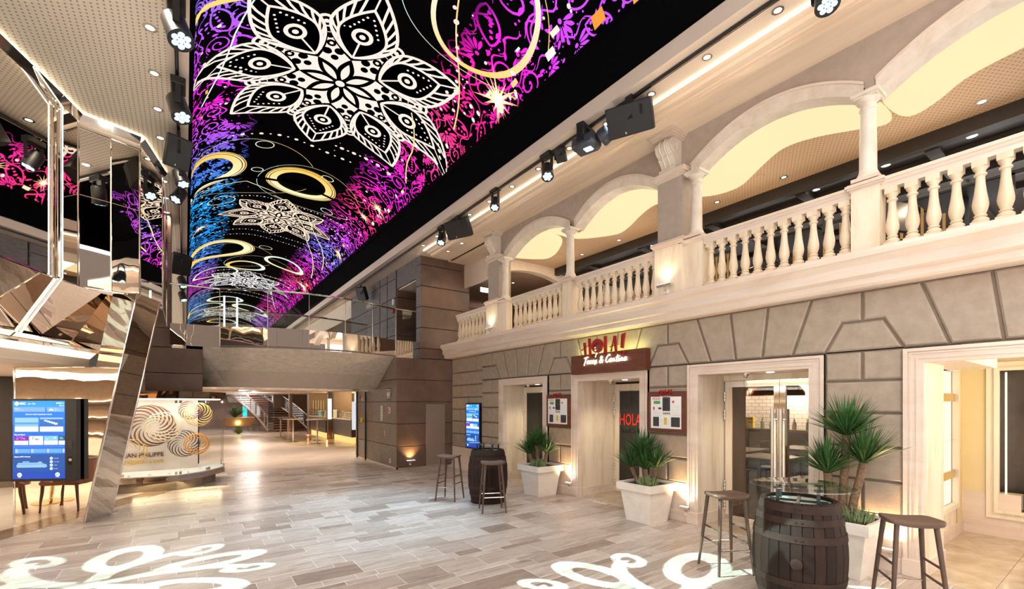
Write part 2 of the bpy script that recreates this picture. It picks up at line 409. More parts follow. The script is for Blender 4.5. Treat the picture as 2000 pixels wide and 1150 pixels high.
for r in range(7):
    cuts = [9.335, 9.72, 10.46, 10.94] if r % 2 == 0 else [9.335, 10.09, 10.94]
    for a, b in zip(cuts, cuts[1:]): block(rect(a, b, FR[r], FR[r+1]), xf=5.86)
# plinth with skirting under the blocks
for i, yc in enumerate(PIERS):
    o = MB().box(5.812, 5.9, yc - .345, yc + (.345 if i < 3 else .43), 0, .55).build('plinth_slab', M_marble, wall)
    MB().prism([(5.79, 0), (5.79, .13), (5.80, .15), (5.82, .15), (5.82, 0)], 'y', yc - .345, yc + (.345 if i < 3 else .43)).build('skirting', M_marble, wall)
MB().box(5.868, 5.95, 9.335, 10.94, 0, .55).build('plinth_slab', M_marble, wall)
MB().prism([(5.845, 0), (5.845, .13), (5.855, .15), (5.875, .15), (5.875, 0)], 'y', 9.335, 10.94).build('skirting', M_marble, wall)

# solid reveals between the doors (marble lined)
SIDE = []
def reveal(y0, y1, x1): return MB().box(5.86, x1, y0, y1, 0, 3.0)
lining = empty('wall_back'); struct(lining, 'cream marble lined reveals of the restaurant entrances', 'wall')
for i, yc in enumerate(PIERS):
    x1 = 6.55 if i == 0 else 7.1
    MB().box(5.87, x1, yc - .495, yc + .495, 0, 3.0).build('reveal_pier', M_marbleV, lining)
    for s_ in (-1, 1):
        ys = yc + s_*.495
        if i == 3 and s_ > 0: continue
        MB().box(5.90, x1 + .0, min(ys, ys + s_*.018), max(ys, ys + s_*.018), 0, .15).build('skirting', M_marble, lining)
MB().box(5.87, 7.6, 1.0, 9.4, 2.10, 3.0).build('reveal_ceiling', M_marble, lining)

def architrave(y0, y1, n):       # y0,y1 outer edges; stepped frame
    d = empty('trim_%d' % n); struct(d, 'stepped cream marble frame of entrance %d counted from the near right' % n, 'door frame')
    W = .155; zt = 2.235; zi = zt - .14
    for (a, b, xq) in ((0, 1, 5.785), (.0, .22, 5.768), (.30, .40, 5.776), (.62, .74, 5.776), (.86, .985, 5.79)):
        m = MB()
        o0, o1 = W*a, W*b; z0, z1 = zt - .14*b, zt - .14*a
        m.box(xq, 5.88, y0 + o0, y0 + o1, .15, z1); m.box(xq, 5.88, y1 - o1, y1 - o0, .15, z1); m.box(xq, 5.88, y0 + o1, y1 - o1, z0, z1)
        m.build('moulding', M_marble, d)
    for yy in (y0, y1 - W): MB().bbox(5.758, 5.90, yy - .01, yy + W + .01, 0, .17, .006).build('plinth_block', M_marble, d)
    return d
DY = []
for i in range(3): DY.append((PIERS[i] + .345, PIERS[i+1] - .345))
architrave(-1.2, PIERS[0] - .345, 1)
for i, (a, b) in enumerate(DY): architrave(a, b, i + 2)

def hinge(parent, x, y, z): 
    m = MB()
    for k in range(3): m.lathe([(.012, z + k*.05), (.014, z + k*.05 + .004), (.014, z + k*.05 + .044), (.012, z + k*.05 + .048)], x, y, 10)
    return m.build('hinge', M_brushed, parent, True)
M_darkpane = mglass('dark_door_glass', (.10, .085, .075), .8, 1.5, .10)
def clad_door(y0, y1, xd, n, label, hola=True):
    d = empty('door_%d' % n); struct(d, label, 'door')
    MB().box(xd, xd + .05, y0, y1, 0.012, 2.06).build('door_leaf', M_marbleV, d)
    g0, g1 = y0 + .2, y1 - .13
    fr = MB()
    for (a, b, z0, z1) in ((g0 - .015, g1 + .015, 1.93, 1.945), (g0 - .015, g1 + .015, .11, .125), (g0 - .015, g0, .11, 1.945), (g1, g1 + .015, .11, 1.945)): fr.box(xd - .012, xd + .01, a, b, z0, z1)
    fr.build('glass_frame', M_chrome, d)
    MB().box(xd - .006, xd, g0, g1, .125, 1.93).build('door_glass', M_darkpane, d)
    MB().box(xd + .045, xd + .06, y0, y1, 0, 2.1).build('backing_panel', M_dark, d)
    for z in (1.72, 1.45, .42, .12): hinge(d, xd - .014, y1 - .0, z)
    hb = MB().tube([(xd - .07, g0 + .06, .75), (xd - .07, g0 + .06, 1.6)], .014, 10); hb.tube([(xd, g0 + .06, .85), (xd - .07, g0 + .06, .85)], .01, 8); hb.tube([(xd, g0 + .06, 1.5), (xd - .07, g0 + .06, 1.5)], .01, 8)
    hb.build('pull_handle', M_chrome, d, True)
    return d, g0, g1
for i in (1, 2):
    a, b = DY[i]; ya, yb = a + .155, b - .155
    xd = 6.80 if i == 1 else 6.40
    MB().box(xd + .03, xd + .12, a, b, 0, 3.0).build('inner_wall', M_dark, lining)
d2, g0, g1 = clad_door(DY[1][0] + .30, DY[1][1] - .165, 6.76, 2, 'dark glass door with red HOLA lettering under the illuminated sign')
d1, h0, h1 = clad_door(DY[2][0] + .30, DY[2][1] - .165, 6.36, 1, 'dark glass door farthest along the facade by the wall screen')
# marble frame round those two doors
for i, xd in ((1, 6.76), (2, 6.36)):
    a, b = DY[i]
    MB().box(xd - .05, xd + .05, a + .155, a + .30, 0, 2.1).build('door_casing', M_marbleV, lining)
# paved thresholds inside the entrances
M_thresh = mstone('polished_beige_marble', (.52, .41, .29), (.36, .26, .17), (.68, .57, .44), (1.2, 1.2, 1), 3.0, .14)
thr = empty('floor'); struct(thr, 'polished beige marble paving inside the facade entrances', 'floor')
for (a, b, x1) in ((DY[1][0], DY[1][1], 6.9), (DY[2][0], DY[2][1], 6.95), (DY[0][0], DY[0][1], 6.5)):
    nx = 3; ny = 3
    for p in range(nx):
        for q in range(ny):
            xa = 5.80 + (x1 - 5.80)*p/nx; xb = 5.80 + (x1 - 5.80)*(p+1)/nx; y0 = a + (b - a)*q/ny; y1 = a + (b - a)*(q+1)/ny
            MB().bbox(xa + .002, xb - .002, y0 + .002, y1 - .002, -.02, .006, .003).build('paving_slab', M_thresh, thr)
# double glass door 3
a, b = DY[0][0] + .155, DY[0][1] - .155; xd = 6.46; mid = 2.86
d3 = empty('door_3'); struct(d3, 'double glass door with chrome rails and long pull handles', 'door')
MB().box(xd - .01, xd + .06, a, b, 2.02, 2.1).build('door_head', M_marbleV, d3)
for (y0, y1, hy) in ((mid + .004, b - .02, mid + .06), (a - .12, mid - .004, mid - .05)):
    left = y0 > mid
    leaf = empty('door_leaf', parent=d3)
    m = MB()
    m.box(xd, xd + .045, y0, y1, 1.93, 2.015); m.box(xd, xd + .045, y0, y1, .008, .07)
    sy = (y0, y0 + .07) if left else (y1 - .07, y1); m.box(xd, xd + .045, sy[0], sy[1], .07, 1.93); m.build('chrome_rail', M_chrome, leaf)
    if left: MB().box(xd, xd + .045, y1 - .10, y1, .07, 1.93).build('clad_stile', M_marbleV, leaf)
    g_0, g_1 = (sy[1], y1 - .10) if left else (y0, sy[0])
    MB().box(xd + .018, xd + .026, g_0, g_1, .07, 1.93).build('door_glass', M_glassd, leaf)
    for xx in (-.075, .12):
        hb = MB().tube([(xd + xx, hy, .32), (xd + xx, hy, 1.62)], .019, 12); hb.tube([(xd, hy, .45), (xd + xx, hy, .45)], .012, 8); hb.tube([(xd, hy, 1.48), (xd + xx, hy, 1.48)], .012, 8)
        hb.build('pull_handle', M_brushed, leaf, True)
    if left:
        for z in (1.72, 1.45, .42, .12): hinge(leaf, xd - .012, y1, z)
for i in range(3):   # small camera dome and sensor disc under each lintel
    a_, b_ = DY[i]; c = (a_ + b_)/2
    o = MB().lathe([(.05, 2.10), (.05, 2.085), (.035, 2.07), (.03, 2.05), (.0, 2.035)], 6.1, c + .18, 14).build('dome_camera', M_brushed, None, True)
    tag(o, 'small dome camera under the %s entrance lintel' % ['double glass door', 'signboard', 'farthest'][i], 'camera')
    o = MB().lathe([(.045, 2.10), (.045, 2.092), (.0, 2.09)], 6.12, c - .12, 14).build('recessed_light', M_lamp, None, True)
    tag(o, 'round recessed lamp under the %s entrance lintel' % ['double glass door', 'signboard', 'farthest'][i], 'lamp')
    spot('entrance_lamp', (6.15, c - .1, 2.06), (6.3, c, 0), [16, 22, 22][i], (1, .88, .66), 130, .8, .06)
# ---------------- lower cornice ----------------
prof = [(5.50, 3.20), (5.50, 3.165), (5.525, 3.15), (5.55, 3.125), (5.575, 3.10), (5.575, 3.00), (5.60, 2.985), (5.625, 2.975), (5.625, 2.915), (5.65, 2.89), (5.68, 2.882), (5.95, 2.882), (5.95, 3.24), (5.52, 3.24)]
o = MB().prism(prof, 'y', -2.5, 10.95).build('trim_10', M_marble); struct(o, 'long veined marble cornice under the stone balustrade', 'cornice')
o = MB().box(5.95, 9.5, -2.5, 11.1, 3.02, 3.22).build('floor', M_dark); struct(o, 'dark upper deck floor behind the balustrade', 'floor')
# ---------------- balustrades ----------------
BX = 5.68
bp = [(.052,.035),(.057,.045),(.057,.056),(.048,.068),(.034,.078),(.044,.088),(.044,.096),(.034,.104),(.043,.13),(.053,.165),(.055,.195),(.050,.235),(.040,.30),(.033,.37),(.030,.425),(.031,.44),(.043,.448),(.043,.462),(.032,.470),(.034,.488),(.047,.503),(.050,.52)]
m = MB().lathe(bp, 0, 0, 18); m.box(-.058, .058, -.058, .058, 0, .036); m.box(-.050, .050, -.050, .050, .519, .575)
bal0 = m.build('baluster', M_bal, None, True)
BALM = bal0.data; bpy.data.objects.remove(bal0)
railp = [(5.60, 3.93), (5.60, 3.905), (5.615, 3.895), (5.615, 3.875), (5.63, 3.865), (5.635, 3.825), (5.725, 3.825), (5.73, 3.865), (5.745, 3.875), (5.745, 3.895), (5.76, 3.905), (5.76, 3.93), (5.75, 3.938), (5.61, 3.938)]
def balustrade(y0, y1, label, n):
    e = empty('stone_balustrade', (0, y0, 0)); tag(e, label, 'balustrade', 'stone balustrades along the upper deck')
    MB().prism(railp, 'y', 0, y1 - y0).build('rail', M_marble, e)
    MB().box(5.61, 5.75, 0, y1 - y0, 3.238, 3.252).build('base_strip', M_marble, e)
    for k in range(n):
        o = bpy.data.objects.new('baluster', BALM); link(o, e); o.location = (BX, (y1 - y0)*(k + .5)/n, 3.250)
balustrade(-.30, 1.54, 'stone balustrade bay at the right edge of the photo', 12)
balustrade(1.78, 3.45, 'stone balustrade bay right of the big middle pillar', 11)
balustrade(4.19, 5.91, 'stone balustrade bay left of the big middle pillar', 11)
balustrade(6.28, 7.84, 'stone balustrade bay between the far pillar and a slim column', 10)
balustrade(8.78, 10.27, 'short stone balustrade bay at the far end by the brown tower', 9)
# ---------------- columns and pillars ----------------
colp = [(.105,0),(.105,.02),(.098,.035),(.086,.045),(.090,.055),(.078,.075),(.075,.10),(.0735,.35),(.066,.68),(.066,.70),(.076,.708),(.076,.722),(.067,.73),(.067,.765),(.082,.782),(.098,.80),(.104,.82)]
def cap_ring(m, x0, x1, y0, y1, z0, steps):      # stacked projecting slabs
    z = z0
    for (o, h) in steps: m.box(x0 - o, x1 + o, y0 - o, y1 + o, z, z + h); z += h
CAPP = [(.012, .02), (.03, .02), (.045, .025), (.03, .012)]
def column_parts(e, yc):
    MB().lathe(colp, 5.68, yc, 24).build('shaft', M_marbleW, e, True).location = (0, 0, 3.985)
    MB().box(5.68 - .115, 5.68 + .115, yc - .115, yc + .115, 3.955, 3.99).build('base_block', M_marble, e)
    m = MB(); cap_ring(m, 5.68 - .1, 5.68 + .1, yc - .1, yc + .1, 4.80, [(.0, .02), (.018, .03), (.008, .012)]); m.build('abacus', M_marbleW, e)
def mid_column(yc, label):
    e = empty('slim_column'); tag(e, label, 'column', 'slim stone columns of the arcade')
    MB().box(5.59, 5.77, yc - .12, yc + .12, 3.24, 3.88).build('pedestal', M_marbleV, e)
    m = MB(); cap_ring(m, 5.60, 5.76, yc - .12, yc + .12, 3.87, CAPP); m.build('pedestal_cap', M_marble, e); column_parts(e, yc)
mid_column(1.66, 'slim pale stone column nearest the right edge, between two arches')
mid_column(6.095, 'slim pale stone column above the HOLA sign')
def scroll(e, yc):
    W_ = .12; prof = []
    for k in range(9): a = R(90 + 20*k); prof.append((5.585 + .115*math.cos(a), 5.325 + .115*math.sin(a)))
    prof = [(5.78, 5.44)] + prof + [(5.545, 5.185), (5.60, 5.12), (5.63, 5.06), (5.61, 5.045), (5.60, 5.02), (5.615, 5.0), (5.78, 5.0)]
    MB().prism(prof, 'y', yc - W_, yc + W_).build('scroll_body', M_marbleW, e, True)
    for dy in (-.04, .04):
        rib = [(x - .012, z) for x, z in prof[1:-2]]
        MB().tube([(x, yc + dy, z) for x, z in rib], .014, 6).build('scroll_rib', M_marbleW, e, True)
    for s_ in (-1, 1):
        pts = []
        for k in range(40):
            a = R(90 + 18*k); r = .10*(1 - k/44); pts.append((5.585 + r*math.cos(a), yc + s_*(W_ + .004), 5.325 + r*math.sin(a)))
        MB().tube(pts, .011, 6).build('volute', M_marbleW, e, True)
    MB().tube([(5.612, yc - W_ - .012, 5.03), (5.612, yc + W_ + .012, 5.03)], .032, 12).build('foot_roll', M_marbleW, e, True)
    m = MB(); z = 5.43
    for (o, h) in ((.0, .02), (.02, .02), (.045, .025), (.06, .012)):
        m.box(5.46 - o, 5.80, yc - .16 - o, yc + .16 + o, z, z + h); z += h
    m.build('abacus', M_marble, e)
def big_pillar(y0, y1, label, half=True):
    e = empty('arcade_pillar'); tag(e, label, 'pillar', 'big pillars of the arcade'); yc = (y0 + y1)/2
    MB().box(5.57, 5.95, y0, y1, 3.24, 3.92).build('pedestal', M_marbleV, e)
    m = MB(); cap_ring(m, 5.585, 5.95, y0, y1, 3.915, [(.012, .02), (.03, .025), (.05, .03), (.035, .02)]); m.build('pedestal_cap', M_marble, e)
    MB().box(5.62, 5.95, y0 + .02, y1 - .02, 4.01, 4.885).build('shaft', M_plaster, e)
    m = MB(); cap_ring(m, 5.62, 5.95, y0 + .02, y1 - .02, 4.88, [(.012, .03), (.03, .025), (.05, .035), (.06, .02)]); m.build('capital', M_marble, e)
    scroll(e, yc + .02)
    if half:
        hy = y0 - .16
        MB().box(5.605, 5.77, y0 - .29, y0, 3.24, 3.88).build('side_pedestal', M_marbleV, e)
        m = MB(); cap_ring(m, 5.615, 5.76, y0 - .28, y0, 3.87, CAPP); m.build('side_cap', M_marble, e); column_parts(e, hy)
big_pillar(3.745, 4.19, 'big taupe pillar with scroll bracket in the middle of the arcade')
big_pillar(8.32, 8.78, 'big taupe pillar with scroll bracket at the far end of the arcade')
# ---------------- arcade wall ----------------
SP = [(-.40, 1.61), (1.71, 3.70), (4.235, 6.045), (6.145, 8.275)]
arc = empty('wall_side'); struct(arc, 'upper arcade wall of flat arches in pale marble and taupe plaster', 'wall')
ZTOP = 5.53; N = 20
def az(y, s_, rise=.345, spring=4.865): c = (s_[0] + s_[1])/2; h = (s_[1] - s_[0])/2; return spring + rise*(1 - ((y - c)/h)**2)
m = MB()
for s_ in SP:
    ys = [s_[0] + (s_[1] - s_[0])*k/N for k in range(N + 1)]
    for a, b in zip(ys, ys[1:]):
        za, zb = az(a, s_) + .12, az(b, s_) + .12
        m.quad((5.755, a, za), (5.755, b, zb), (5.755, b, ZTOP), (5.755, a, ZTOP))
        m.quad((5.93, b, zb), (5.93, a, za), (5.93, a, ZTOP), (5.93, b, ZTOP))
for (a, b) in ((1.61, 1.71), (3.70, 4.235), (6.045, 6.145), (8.275, 8.80)): m.box(5.755, 5.93, a, b, 4.865, ZTOP)
m.build('spandrel', M_plaster, arc)
for s_ in SP:
    ys = [s_[0] + (s_[1] - s_[0])*k/N for k in range(N + 1)]; m = MB(); x0, x1 = 5.725, 5.955
    for a, b in zip(ys, ys[1:]):
        za, zb = az(a, s_), az(b, s_); ta, tb = za + .17, zb + .17
        m.add([(x0, a, za), (x0, b, zb), (x0, b, tb), (x0, a, ta), (x1, a, za), (x1, b, zb), (x1, b, tb), (x1, a, ta)], [(0,1,2,3), (4,7,6,5), (0,4,5,1), (3,2,6,7)])
    m.build('archivolt', M_marbleW, arc)
    m = MB()
    for a, b in zip(ys, ys[1:]):
        ta, tb = az(a, s_) + .17, az(b, s_) + .17
        m.add([(x0 - .012, a, ta - .03), (x0 - .012, b, tb - .03), (x0 - .012, b, tb), (x0 - .012, a, ta), (x0, a, ta - .03), (x0, b, tb - .03), (x0, b, tb), (x0, a, ta)], [(0,1,2,3), (0,4,5,1), (3,2,6,7)])
    m.build('archivolt_bead', M_marble, arc)
# entablature with light cove
prof = [(5.80, 5.505), (5.20, 5.505), (5.20, 5.52), (5.17, 5.525), (5.16, 5.545), (5.12, 5.55), (5.09, 5.557), (5.06, 5.585), (5.0, 5.60), (4.965, 5.605), (4.965, 5.66), (5.80, 5.66)]
o = MB().prism(prof, 'y', -2.5, 10.82).build('trim_11', M_soffit); struct(o, 'broad veined peach entablature above the arcade', 'entablature')
o = MB().box(4.952, 4.966, -2.5, 10.8, 5.588, 5.618).build('cove_light_strip', M_cove_hot); tag(o, 'bright linear cove light along the peach entablature', 'lamp')
o = MB().box(5.75, 6.36, 8.82, 10.95, 5.505, 5.58).build('trim_12', M_soffit); struct(o, 'end soffit of the peach entablature by the brown tower', 'entablature')
# ceiling strip, fascia, track
o = MB().box(4.50, 5.12, -2.5, 46, 5.62, 5.66).build('ceiling', M_beige); struct(o, 'beige ceiling strip with downlights beside the entablature', 'ceiling')
o = MB().box(5.09, 5.12, 17.4, 46, 4.93, 5.64).build('trim_14', M_beige); struct(o, 'beige drop board of the far upper deck', 'trim')
o = MB().box(4.485, 4.515, -2.5, 46, 5.612, 5.83).build('trim_13', M_beige); struct(o, 'pale fascia board along the screen edge', 'fascia')
o = MB().box(4.472, 4.4845, -2.5, 46, 5.803, 5.819).build('edge_strip', M_chrome); tag(o, 'thin silver edge strip under the big screen, right side', 'trim')
# ---------------- deck behind the arcade ----------------
up = empty('ceiling'); struct(up, 'perforated brown ceiling of the upper deck restaurant', 'ceiling')
MB().box(5.93, 8.05, -2.5, 9.2, 5.285, 5.33).build('perforated_board', M_perf2, up)
M_darkwood = mcol('black_brown_wood', (.022, .015, .011), .5)
MB().box(8.0, 8.12, -2.5, 9.2, 5.10, 5.33).build('dark_beam', M_darkwood, up)
MB().box(8.1, 13.5, -2.5, 9.2, 5.15, 5.2).build('dark_board', M_darkwood, up)
for k in range(7):
    MB().box(8.12, 13, -1.6 + k*1.6, -1.45 + k*1.6, 5.08, 5.15).build('cross_beam', M_darkwood, up)
for xx in (8.5, 9.4, 10.6): MB().box(xx, xx + .12, -2.5, 9.2, 5.06, 5.15).build('long_beam', M_darkwood, up)
def lpanel(pts, label):
    n = len(pts); C = []
    for i in range(n):                       # Catmull-Rom closed outline
        p0, p1, p2, p3 = [Vector(pts[(i + j) % n]) for j in (-1, 0, 1, 2)]
        for k in range(4):
            s_ = k/4; C.append(.5*((2*p1) + (-p0 + p2)*s_ + (2*p0 - 5*p1 + 4*p2 - p3)*s_*s_ + (-p0 + 3*p1 - 3*p2 + p3)*s_**3))
    o = MB().prism([(p.x, p.y) for p in C], 'z', 5.262, 5.284).build('luminous_panel', M_lightpanel); tag(o, label, 'lamp', 'luminous ceiling panels')
lpanel([(6.0, 1.95), (6.0, 3.0), (6.0, 4.4), (6.6, 4.52), (7.25, 4.47), (7.43, 3.95), (7.03, 3.35), (6.80, 2.96), (6.86, 2.6), (7.11, 2.2), (7.28, 1.95), (7.1, 1.84), (6.5, 1.86)], 'wavy glowing yellow ceiling panel right of the big middle pillar')
lpanel([(6.0, 1.6), (6.35, 1.75), (6.75, 1.82), (7.19, 1.78), (7.33, 1.66), (7.2, 1.42), (6.98, 1.18), (6.87, .9), (6.83, .5), (7.1, 0), (7.3, -.5), (6.6, -.8), (6.0, -.6), (6.0, .5)], 'wavy glowing yellow ceiling panel at the right edge of the photo')
lpanel([(6.0, 7.1), (6.4, 7.25), (6.94, 7.18), (7.38, 6.57), (7.34, 6.19), (7.04, 5.62), (6.86, 5.14), (7.0, 4.8), (6.5, 4.65), (6.0, 4.7), (6.0, 5.8)], 'wavy glowing yellow ceiling panel left of the big middle pillar')
lpanel([(6.0, 9.05), (6.69, 9.0), (7.2, 8.7), (7.24, 8.4), (7.1, 8.05), (6.75, 7.5), (6.4, 7.3), (6.0, 7.35), (6.0, 8.2)], 'wavy glowing yellow ceiling panel beside the far pillar')
# cross arch at the end of the restaurant ceiling, rooms behind
endw = empty('wall_far'); struct(endw, 'cross wall with low arch at the end of the upper deck restaurant', 'wall')
m = MB(); s_ = (5.98, 8.6)
xs = [s_[0] + (s_[1] - s_[0])*k/16 for k in range(17)]
for a, b in zip(xs, xs[1:]):
    c = (s_[0] + s_[1])/2; h = (s_[1] - s_[0])/2; f = lambda x: 4.78 + .3*(1 - ((x - c)/h)**2)
    m.add([(a, 9.2, f(a)), (b, 9.2, f(b)), (b, 9.2, 5.3), (a, 9.2, 5.3), (a, 9.4, f(a)), (b, 9.4, f(b)), (b, 9.4, 5.3), (a, 9.4, 5.3)], [(0,1,2,3), (4,7,6,5), (0,4,5,1)])
m.box(8.6, 13.5, 9.2, 9.4, 3.2, 5.3); m.build('arched_wall', M_marble, endw)
M_brownp = mcol('brown_paint', (.20, .115, .07), .7, 0, .05, 3, bump=0)
MB().box(6.43, 13.4, 9.38, 14, 5.09, 5.14).build('low_ceiling', mcol('rose_brown_ceiling', (.42, .27, .20), .7, 0, .04, 3, bump=0), endw)
MB().box(6.36, 6.42, 9.4, 13.5, 4.92, 5.55).build('drop_panel', M_beige, endw)
MB().box(8.5, 8.56, 9.4, 13, 3.2, 5.09).build('brown_partition', M_brownp, endw); MB().box(6.4, 13.5, 13.9, 14.1, 2.8, 5.6).build('end_partition', M_brownp, endw); MB().box(4.96, 6.6, 10.83, 11.22, 5.60, 5.66).build('ceiling_filler', M_beige, endw)
o = MB().box(13.3, 13.5, -3, 14, 3.2, 5.3).build('wall_rear', M_brownp); struct(o, 'dark back wall of the upper deck restaurant', 'wall')
# upper deck furniture seen between the balusters
def bar_chair(loc, rz, label):
    e = empty('deck_chair', loc, rz); tag(e, label, 'chair', 'dark chairs on the upper deck')
    MB().bbox(-.22, .22, -.22, .22, .42, .48, .02).build('seat', M_darkwood, e)
    MB().bbox(-.22, .22, .19, .235, .55, .92, .015).build('backrest', M_darkwood, e)
    for sx in (-1, 1):
        for sy in (-1, 1): MB().tube([(sx*.2, sy*.2, 0), (sx*.19, sy*.19, .43)], .018, 8).build('leg', M_black, e, True)
        MB().tube([(sx*.2, .21, .45), (sx*.2, .22, .9)], .014, 8).build('back_post', M_black, e, True)
for k, (x, y, a, lb) in enumerate([(6.55, .40, .3, 'nearest the right edge'), (7.1, 1.95, 2.8, 'beside the slim right column'), (6.6, 2.15, .3, 'in mid bay right of the middle pillar'), (7.0, 3.45, 2.8, 'just right of the middle pillar'), (6.8, 4.85, .2, 'just left of the middle pillar'), (7.1, 6.9, 2.3, 'behind the bay beside the far pillar')]):
    bar_chair((x, y, 3.22), a, 'dark dining chair behind the balustrade, ' + lb)
def deck_table(loc, label):
    e = empty('deck_table', loc); tag(e, label, 'table', 'dark tables on the upper deck')
    MB().bbox(-.35, .35, -.35, .35, .71, .75, .008).build('tabletop', M_darkwood, e); MB().lathe([(.03, .03), (.03, .71)], 0, 0, 10).build('pedestal', M_black, e); MB().lathe([(.22, 0), (.22, .02), (.04, .035)], 0, 0, 18).build('base', M_black, e)
deck_table((6.9, 1.15, 3.22), 'dark square table behind the near right balusters'); deck_table((6.85, 2.8, 3.22), 'dark square table behind the bay right of the middle pillar'); deck_table((6.9, 5.6, 3.22), 'dark square table behind the bay left of the middle pillar')
M_goldslat = mcol('gold_slat', (.40, .24, .08), .4)
for k, y in enumerate((.55, 1.95, 3.35, 5.3, 7.0)):
    e = empty('slatted_screen'); tag(e, ['slatted gold screen at the right edge behind the balusters', 'slatted gold screen behind the slim right column', 'slatted gold screen just right of the middle pillar', 'slatted gold screen left of the middle pillar', 'slatted gold screen beside the far pillar'][k], 'screen', 'slatted screens on the upper deck')
    MB().box(8.9, 8.94, y - .5, y - .46, 3.22, 4.75).build('post', M_black, e); MB().box(8.9, 8.94, y + .46, y + .5, 3.22, 4.75).build('post', M_black, e); MB().box(8.9, 8.94, y - .5, y + .5, 4.72, 4.78).build('top_rail', M_black, e)
    for q in range(7): MB().box(8.905, 8.935, y - .38 + q*.12, y - .35 + q*.12, 3.25, 4.72).build('slat', M_goldslat, e)
DLN = {}; ORD = ['first', 'second', 'third', 'fourth', 'fifth', 'sixth', 'seventh', 'eighth', 'ninth', 'tenth', 'eleventh', 'twelfth', 'thirteenth']
def downlight(loc, label, grp, r=.05, big=False):
    global DLN; DLN[grp] = DLN.get(grp, 0) + 1; e = empty('downlight', loc); tag(e, ORD[DLN[grp] - 1] + ' ' + label, 'lamp', grp)
    MB().lathe([(r*.75, 0), (r*.8, -.006), (r*1.25, -.006), (r*1.25, .0)], 0, 0, 16, False).build('trim_ring', M_brushed, e, True)
    MB().lathe([(r*.78, -.003), (0, -.0035)], 0, 0, 16, False).build('lens', M_lamp, e)
    return e
for k, (x, y) in enumerate([(7.70, 1.14), (7.7, 2.25), (7.71, 3.35), (7.70, 4.46), (7.72, 5.6), (7.75, 6.76), (7.77, 7.93)]):
    downlight((x, y, 5.284), 'small downlight from the right in the brown ceiling behind the luminous panels', 'downlights in the brown perforated ceiling', .045)
for k, (x, y) in enumerate([(8.25, 1.31), (8.25, 2.2), (8.28, 3.11), (8.3, 4.9), (8.3, 6.3)]): downlight((x, y, 5.148), 'small downlight from the right in the black upper deck coffer', 'downlights in the black coffer', .045)
for k, y in enumerate((7.9, 3.2, 5.9)):
    o = MB().lathe([(.1, 0), (.1, -.008), (0, -.01)], 7.4, y + .4, 20, False).build('ceiling_speaker', M_perf2); o.location = (0, 0, 5.286); tag(o, ['round flush ceiling speaker beside the far pillar', 'round flush ceiling speaker right of the middle pillar', 'round flush ceiling speaker left of the middle pillar'][k], 'speaker', 'flush ceiling speakers')
for k, (x, y) in enumerate([(6.9, 9.9), (7.5, 10.4), (7.4, 11.5), (6.9, 12.2)]): downlight((x, y, 5.088), 'small downlight in the rose brown end ceiling, nearest first', 'downlights in the rose brown ceiling', .045)
e = empty('exit_sign', (6.7, 10.55, 4.79)); tag(e, 'small glowing exit sign hanging past the far pillar', 'sign')
MB().bbox(-.18, .18, -.015, .015, -.06, .06, .004).build('sign_face', memit('exit_sign_glow', (.9, 1, .88), 2.2), e); MB().tube([(0, 0, .06), (0, 0, .3)], .006, 6).build('stem', M_brushed, e)
for y in (1.0, 3.2, 5.6, 7.8): area('restaurant_panel_light', (6.7, y, 5.25), (6.7, y, 0), 1.0, 1.8, 9, (1, .80, .50)); point('deck_fill', (7.3, y + .6, 4.1), 17, (1, .78, .52), 0)  # the points are added fill for the deck, no lamps stand there
# ---------------- LED vault ----------------
CX, AX, BZ, ZB = 2.125, 2.045, 1.0, 6.2
def arch(x, y, lay=0):
    u = max(-.9995, min(.9995, (x - CX)/AX)); s_ = math.sqrt(1 - u*u)
    nx, nz = u/AX, s_/BZ; k = math.hypot(nx, nz); d = lay*.0022
    return (CX + u*AX - nx/k*d, y, ZB + s_*BZ - nz/k*d)
def archt(th, y, lay=0): return arch(CX - AX*math.cos(th), y, lay)
led = empty('led_screen', (0, 0, 0)); tag(led, 'huge arched LED ceiling screen with glowing mandalas on black', 'screen')
m = MB(); NT_ = 60; ys = [1.2 + 1.0*k for k in range(45)]
for j, yy in enumerate(ys):
    for i in range(NT_ + 1): m.v.append(archt(PI*i/NT_, yy, -1.5))
for j in range(len(ys) - 1):
    for i in range(NT_): a = j*(NT_+1) + i; m.f.append((a, a+1, a+NT_+2, a+NT_+1))
m.build('screen_surface', M_frame_black, led, True)
m = MB(); m.prism([(4.17, 6.2), (4.19, 6.2), (4.50, 5.84), (4.48, 5.82), (4.44, 5.82)], 'y', 1.2, 45.2); m.build('lower_frame', M_frame_black, led)
MB().box(4.16, 4.50, 1.2, 45.2, 6.18, 6.5).build('frame_back', M_frame_black, led)
MB().box(.03, .082, 1.2, 45.2, 5.66, 6.5).build('side_frame', M_frame_black, led)
for yy in (1.15, 45.25): MB().box(0, 4.5, yy, yy + .04, 5.9, 7.4).build('end_frame', M_frame_black, led)
for yy in (12.42, 24.9):
    ring = []
    for i in range(41): ring.append(archt(PI*(.02 + .96*i/40), yy, 12))
    MB().tube(ring, .03, 6).build('field_joint', M_frame_black, led)      # dark joint between the screen fields
